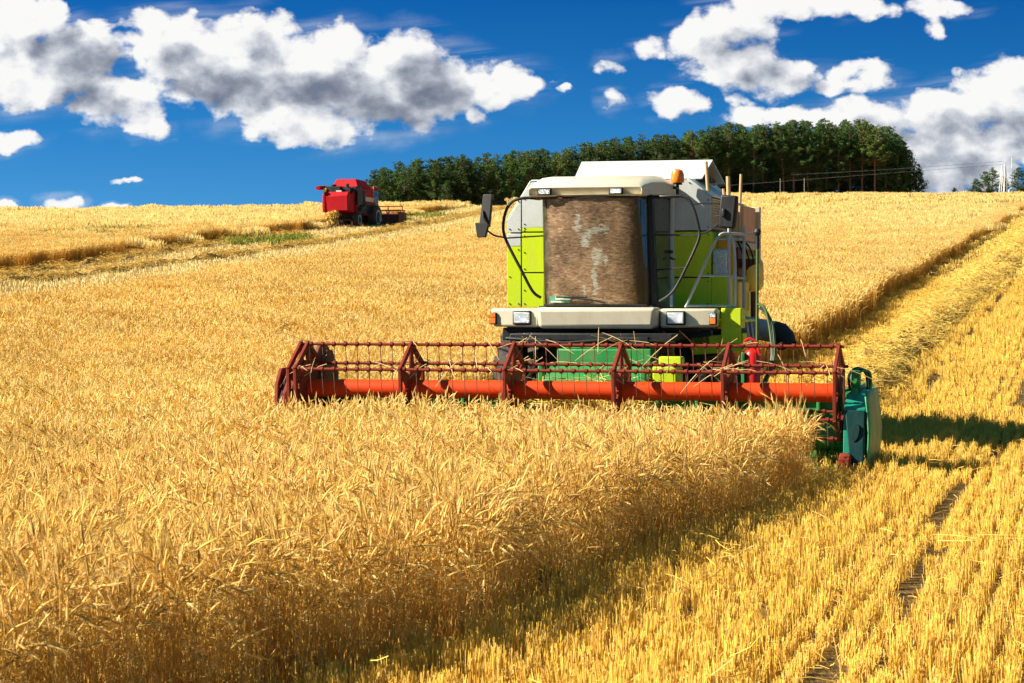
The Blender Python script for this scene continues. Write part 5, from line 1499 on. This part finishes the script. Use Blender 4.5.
def cloud_group():
    g = bpy.data.node_groups.new('cloud_cover', 'ShaderNodeTree')
    g.interface.new_socket('U', in_out='INPUT', socket_type='NodeSocketFloat'); g.interface.new_socket('V', in_out='INPUT', socket_type='NodeSocketFloat')
    g.interface.new_socket('Density', in_out='OUTPUT', socket_type='NodeSocketFloat'); g.interface.new_socket('Body', in_out='OUTPUT', socket_type='NodeSocketFloat'); g.interface.new_socket('Core', in_out='OUTPUT', socket_type='NodeSocketFloat')
    gi = g.nodes.new('NodeGroupInput'); go = g.nodes.new('NodeGroupOutput')
    v2 = nd(g, 'ShaderNodeCombineXYZ', {0: math_n(g, 'MULTIPLY', gi.outputs[0], .01), 1: math_n(g, 'MULTIPLY', gi.outputs[1], .013), 2: 0.37})
    wn = nd(g, 'ShaderNodeTexNoise', {'Vector': v2.outputs[0], 'Scale': 2.2, 'Detail': 5.0, 'Roughness': .55})
    ws = nd(g, 'ShaderNodeVectorMath', {0: wn.outputs['Color'], 1: (.5, .5, .5)}, operation='SUBTRACT')
    wx = nd(g, 'ShaderNodeSeparateXYZ', {0: ws.outputs[0]})
    u = math_n(g, 'MULTIPLY_ADD', wx.outputs[0], 46.0, gi.outputs[0]); v = math_n(g, 'MULTIPLY_ADD', wx.outputs[1], 30.0, gi.outputs[1])
    acc = None
    for (cx, cy, rx_, ry_, wt) in CLOUDS:
        a = math_n(g, 'MULTIPLY', math_n(g, 'SUBTRACT', u, float(cx)), 1.0 / rx_)
        b = math_n(g, 'MULTIPLY', math_n(g, 'SUBTRACT', v, float(cy)), 1.0 / ry_)
        q = math_n(g, 'ADD', math_n(g, 'MULTIPLY', a, a), math_n(g, 'MULTIPLY', b, b))
        e = math_n(g, 'MULTIPLY_ADD', q, -wt, wt)
        acc = e if acc is None else math_n(g, 'SMOOTH_MAX', acc, e, .25)
    acc = math_n(g, 'MAXIMUM', acc, -1.5)
    nz = nd(g, 'ShaderNodeTexNoise', {'Vector': v2.outputs[0], 'Scale': 3.4, 'Detail': 9.0, 'Roughness': .56, 'Distortion': .15})
    vo = nd(g, 'ShaderNodeTexVoronoi', {'Vector': nd(g, 'ShaderNodeVectorMath', {0: v2.outputs[0], 1: nd(g, 'ShaderNodeVectorMath', {0: ws.outputs[0], 'Scale': .35}, operation='SCALE').outputs[0]}, operation='ADD').outputs[0], 'Scale': 4.2, 'Smoothness': .5}, feature='SMOOTH_F1')
    puff = math_n(g, 'SUBTRACT', .45, vo.outputs[0])
    d = math_n(g, 'ADD', math_n(g, 'MULTIPLY', acc, .62), math_n(g, 'ADD', math_n(g, 'MULTIPLY', math_n(g, 'SUBTRACT', nz.outputs[0], .5), 1.25), math_n(g, 'MULTIPLY', puff, .5)))
    core = None                                                    # the dense grey hearts of the clouds
    for (cx, cy, rx_, ry_, wt) in CORES:
        a = math_n(g, 'MULTIPLY', math_n(g, 'SUBTRACT', u, float(cx)), 1.0 / rx_)
        b = math_n(g, 'MULTIPLY', math_n(g, 'SUBTRACT', math_n(g, 'MULTIPLY_ADD', a, -.25 * ry_, v), float(cy)), 1.0 / ry_)
        e = math_n(g, 'MULTIPLY', math_n(g, 'SUBTRACT', 1.0, math_n(g, 'ADD', math_n(g, 'MULTIPLY', a, a), math_n(g, 'MULTIPLY', b, b))), wt)
        core = e if core is None else math_n(g, 'SMOOTH_MAX', core, e, .2)
    core = math_n(g, 'ADD', math_n(g, 'MAXIMUM', core, -.8), math_n(g, 'MULTIPLY', math_n(g, 'SUBTRACT', nd(g, 'ShaderNodeTexNoise', {'Vector': v2.outputs[0], 'Scale': 2.0, 'Detail': 7.0, 'Roughness': .48, 'Distortion': .8}).outputs[0], .5), 1.1))
    g.links.new(core, go.inputs[2])
    g.links.new(d, go.inputs[0]); g.links.new(acc, go.inputs[1])
    return g
CG = cloud_group()
def cloud_at(du, dv):
    n = nt.nodes.new('ShaderNodeGroup'); n.node_tree = CG
    nt.links.new(math_n(nt, 'ADD', U, du), n.inputs[0]); nt.links.new(math_n(nt, 'ADD', V, dv), n.inputs[1])
    return n
c0 = cloud_at(0.0, 0.0); c1 = cloud_at(-14.0, -18.0)
alpha = nd(nt, 'ShaderNodeMapRange', {'Value': c0.outputs[0], 'From Min': 0.0, 'From Max': 0.36}, interpolation_type='SMOOTHSTEP')
grad = math_n(nt, 'SUBTRACT', c0.outputs[0], c1.outputs[0])          # denser towards the light = shaded
thick = nd(nt, 'ShaderNodeMapRange', {'Value': math_n(nt, 'ADD', c0.outputs[2], math_n(nt, 'MULTIPLY', c0.outputs[1], .45)), 'From Min': -0.40, 'From Max': 1.35}, interpolation_type='SMOOTHSTEP')
lit = math_n(nt, 'SUBTRACT', math_n(nt, 'MULTIPLY_ADD', grad, .75, 0.97), math_n(nt, 'MULTIPLY', thick.outputs[0], 0.68), clamp=True)
ccol = ramp(nt, lit, [(0.0, (0.20, 0.23, 0.30)), (0.30, (0.36, 0.39, 0.46)), (0.62, (0.66, 0.69, 0.75)), (0.86, (0.95, 0.96, 0.97)), (1.0, (1.08, 1.07, 1.05))])
cs_ = nd(nt, 'ShaderNodeVectorMath', {0: ccol, 'Scale': 4.45}, operation='SCALE')
ahead = nd(nt, 'ShaderNodeMapRange', {'Value': sep.outputs[1], 'From Min': 0.3, 'From Max': 0.5})
wv = nd(nt, 'ShaderNodeCombineXYZ', {0: math_n(nt, 'MULTIPLY', U, .0022), 1: math_n(nt, 'MULTIPLY_ADD', U, .0016, math_n(nt, 'MULTIPLY', V, .016)), 2: 1.7})
wnz = nd(nt, 'ShaderNodeTexNoise', {'Vector': wv.outputs[0], 'Scale': 2.6, 'Detail': 8.0, 'Roughness': .55, 'Distortion': .5})
wbody = nd(nt, 'ShaderNodeMapRange', {'Value': c0.outputs[1], 'From Min': -1.3, 'From Max': 0.3}, interpolation_type='SMOOTHSTEP')
wisp = nd(nt, 'ShaderNodeMapRange', {'Value': wnz.outputs[0], 'From Min': .46, 'From Max': .78, 'To Max': .34}, interpolation_type='SMOOTHSTEP')
wa = math_n(nt, 'MULTIPLY', wisp.outputs[0], wbody.outputs[0])
al = math_n(nt, 'MULTIPLY', math_n(nt, 'MAXIMUM', alpha.outputs[0], wa), math_n(nt, 'MULTIPLY', ahead.outputs[0], 0.97))
mix = nd(nt, 'ShaderNodeMix', {'Factor': al}, data_type='RGBA')
nt.links.new(SKYCOL, mix.inputs[6]); nt.links.new(cs_.outputs[0], mix.inputs[7])
bg = nd(nt, 'ShaderNodeBackground', {'Color': mix.outputs[2], 'Strength': 0.08})
nt.links.new(bg.outputs[0], out.inputs[0])

sl = bpy.data.lights.new('sun', 'SUN'); sl.energy = 5.0; sl.angle = R(0.53); sl.color = (1.0, 0.93, 0.80)
so = bpy.data.objects.new('sun', sl); C.objects.link(so)
so.rotation_euler = SUN_DIR.to_track_quat('Z', 'Y').to_euler(); so.location = (-20, 0, 40)

cd = bpy.data.cameras.new('camera'); cam = bpy.data.objects.new('camera', cd); C.objects.link(cam)
cd.sensor_width = 36.0; cd.lens = 36.0 * FPX / 1024.0
cd.clip_start = 0.1; cd.clip_end = 20000
cam.location = (0, 0, EYE)
cam.rotation_euler = (PI / 2 - math.atan((341.5 - HORIZ) / FPX), 0, 0)
cd.dof.use_dof = True; cd.dof.focus_distance = 27.0; cd.dof.aperture_fstop = 11.0
sc = bpy.context.scene; sc.camera = cam
sc.render.engine = 'CYCLES'
sc.view_settings.view_transform = 'Standard'; sc.view_settings.look = 'None'; sc.view_settings.exposure = 1.36; sc.view_settings.gamma = 1.0
sc.view_settings.use_curve_mapping = False
sc.cycles.max_bounces = 7; sc.cycles.diffuse_bounces = 3; sc.cycles.transparent_max_bounces = 8; sc.cycles.glossy_bounces = 3
sc.cycles.use_denoising = True
try: sc.cycles.denoiser = 'OPENIMAGEDENOISE'
except Exception: pass
sc.cycles.use_adaptive_sampling = True; sc.cycles.adaptive_threshold = 0.015
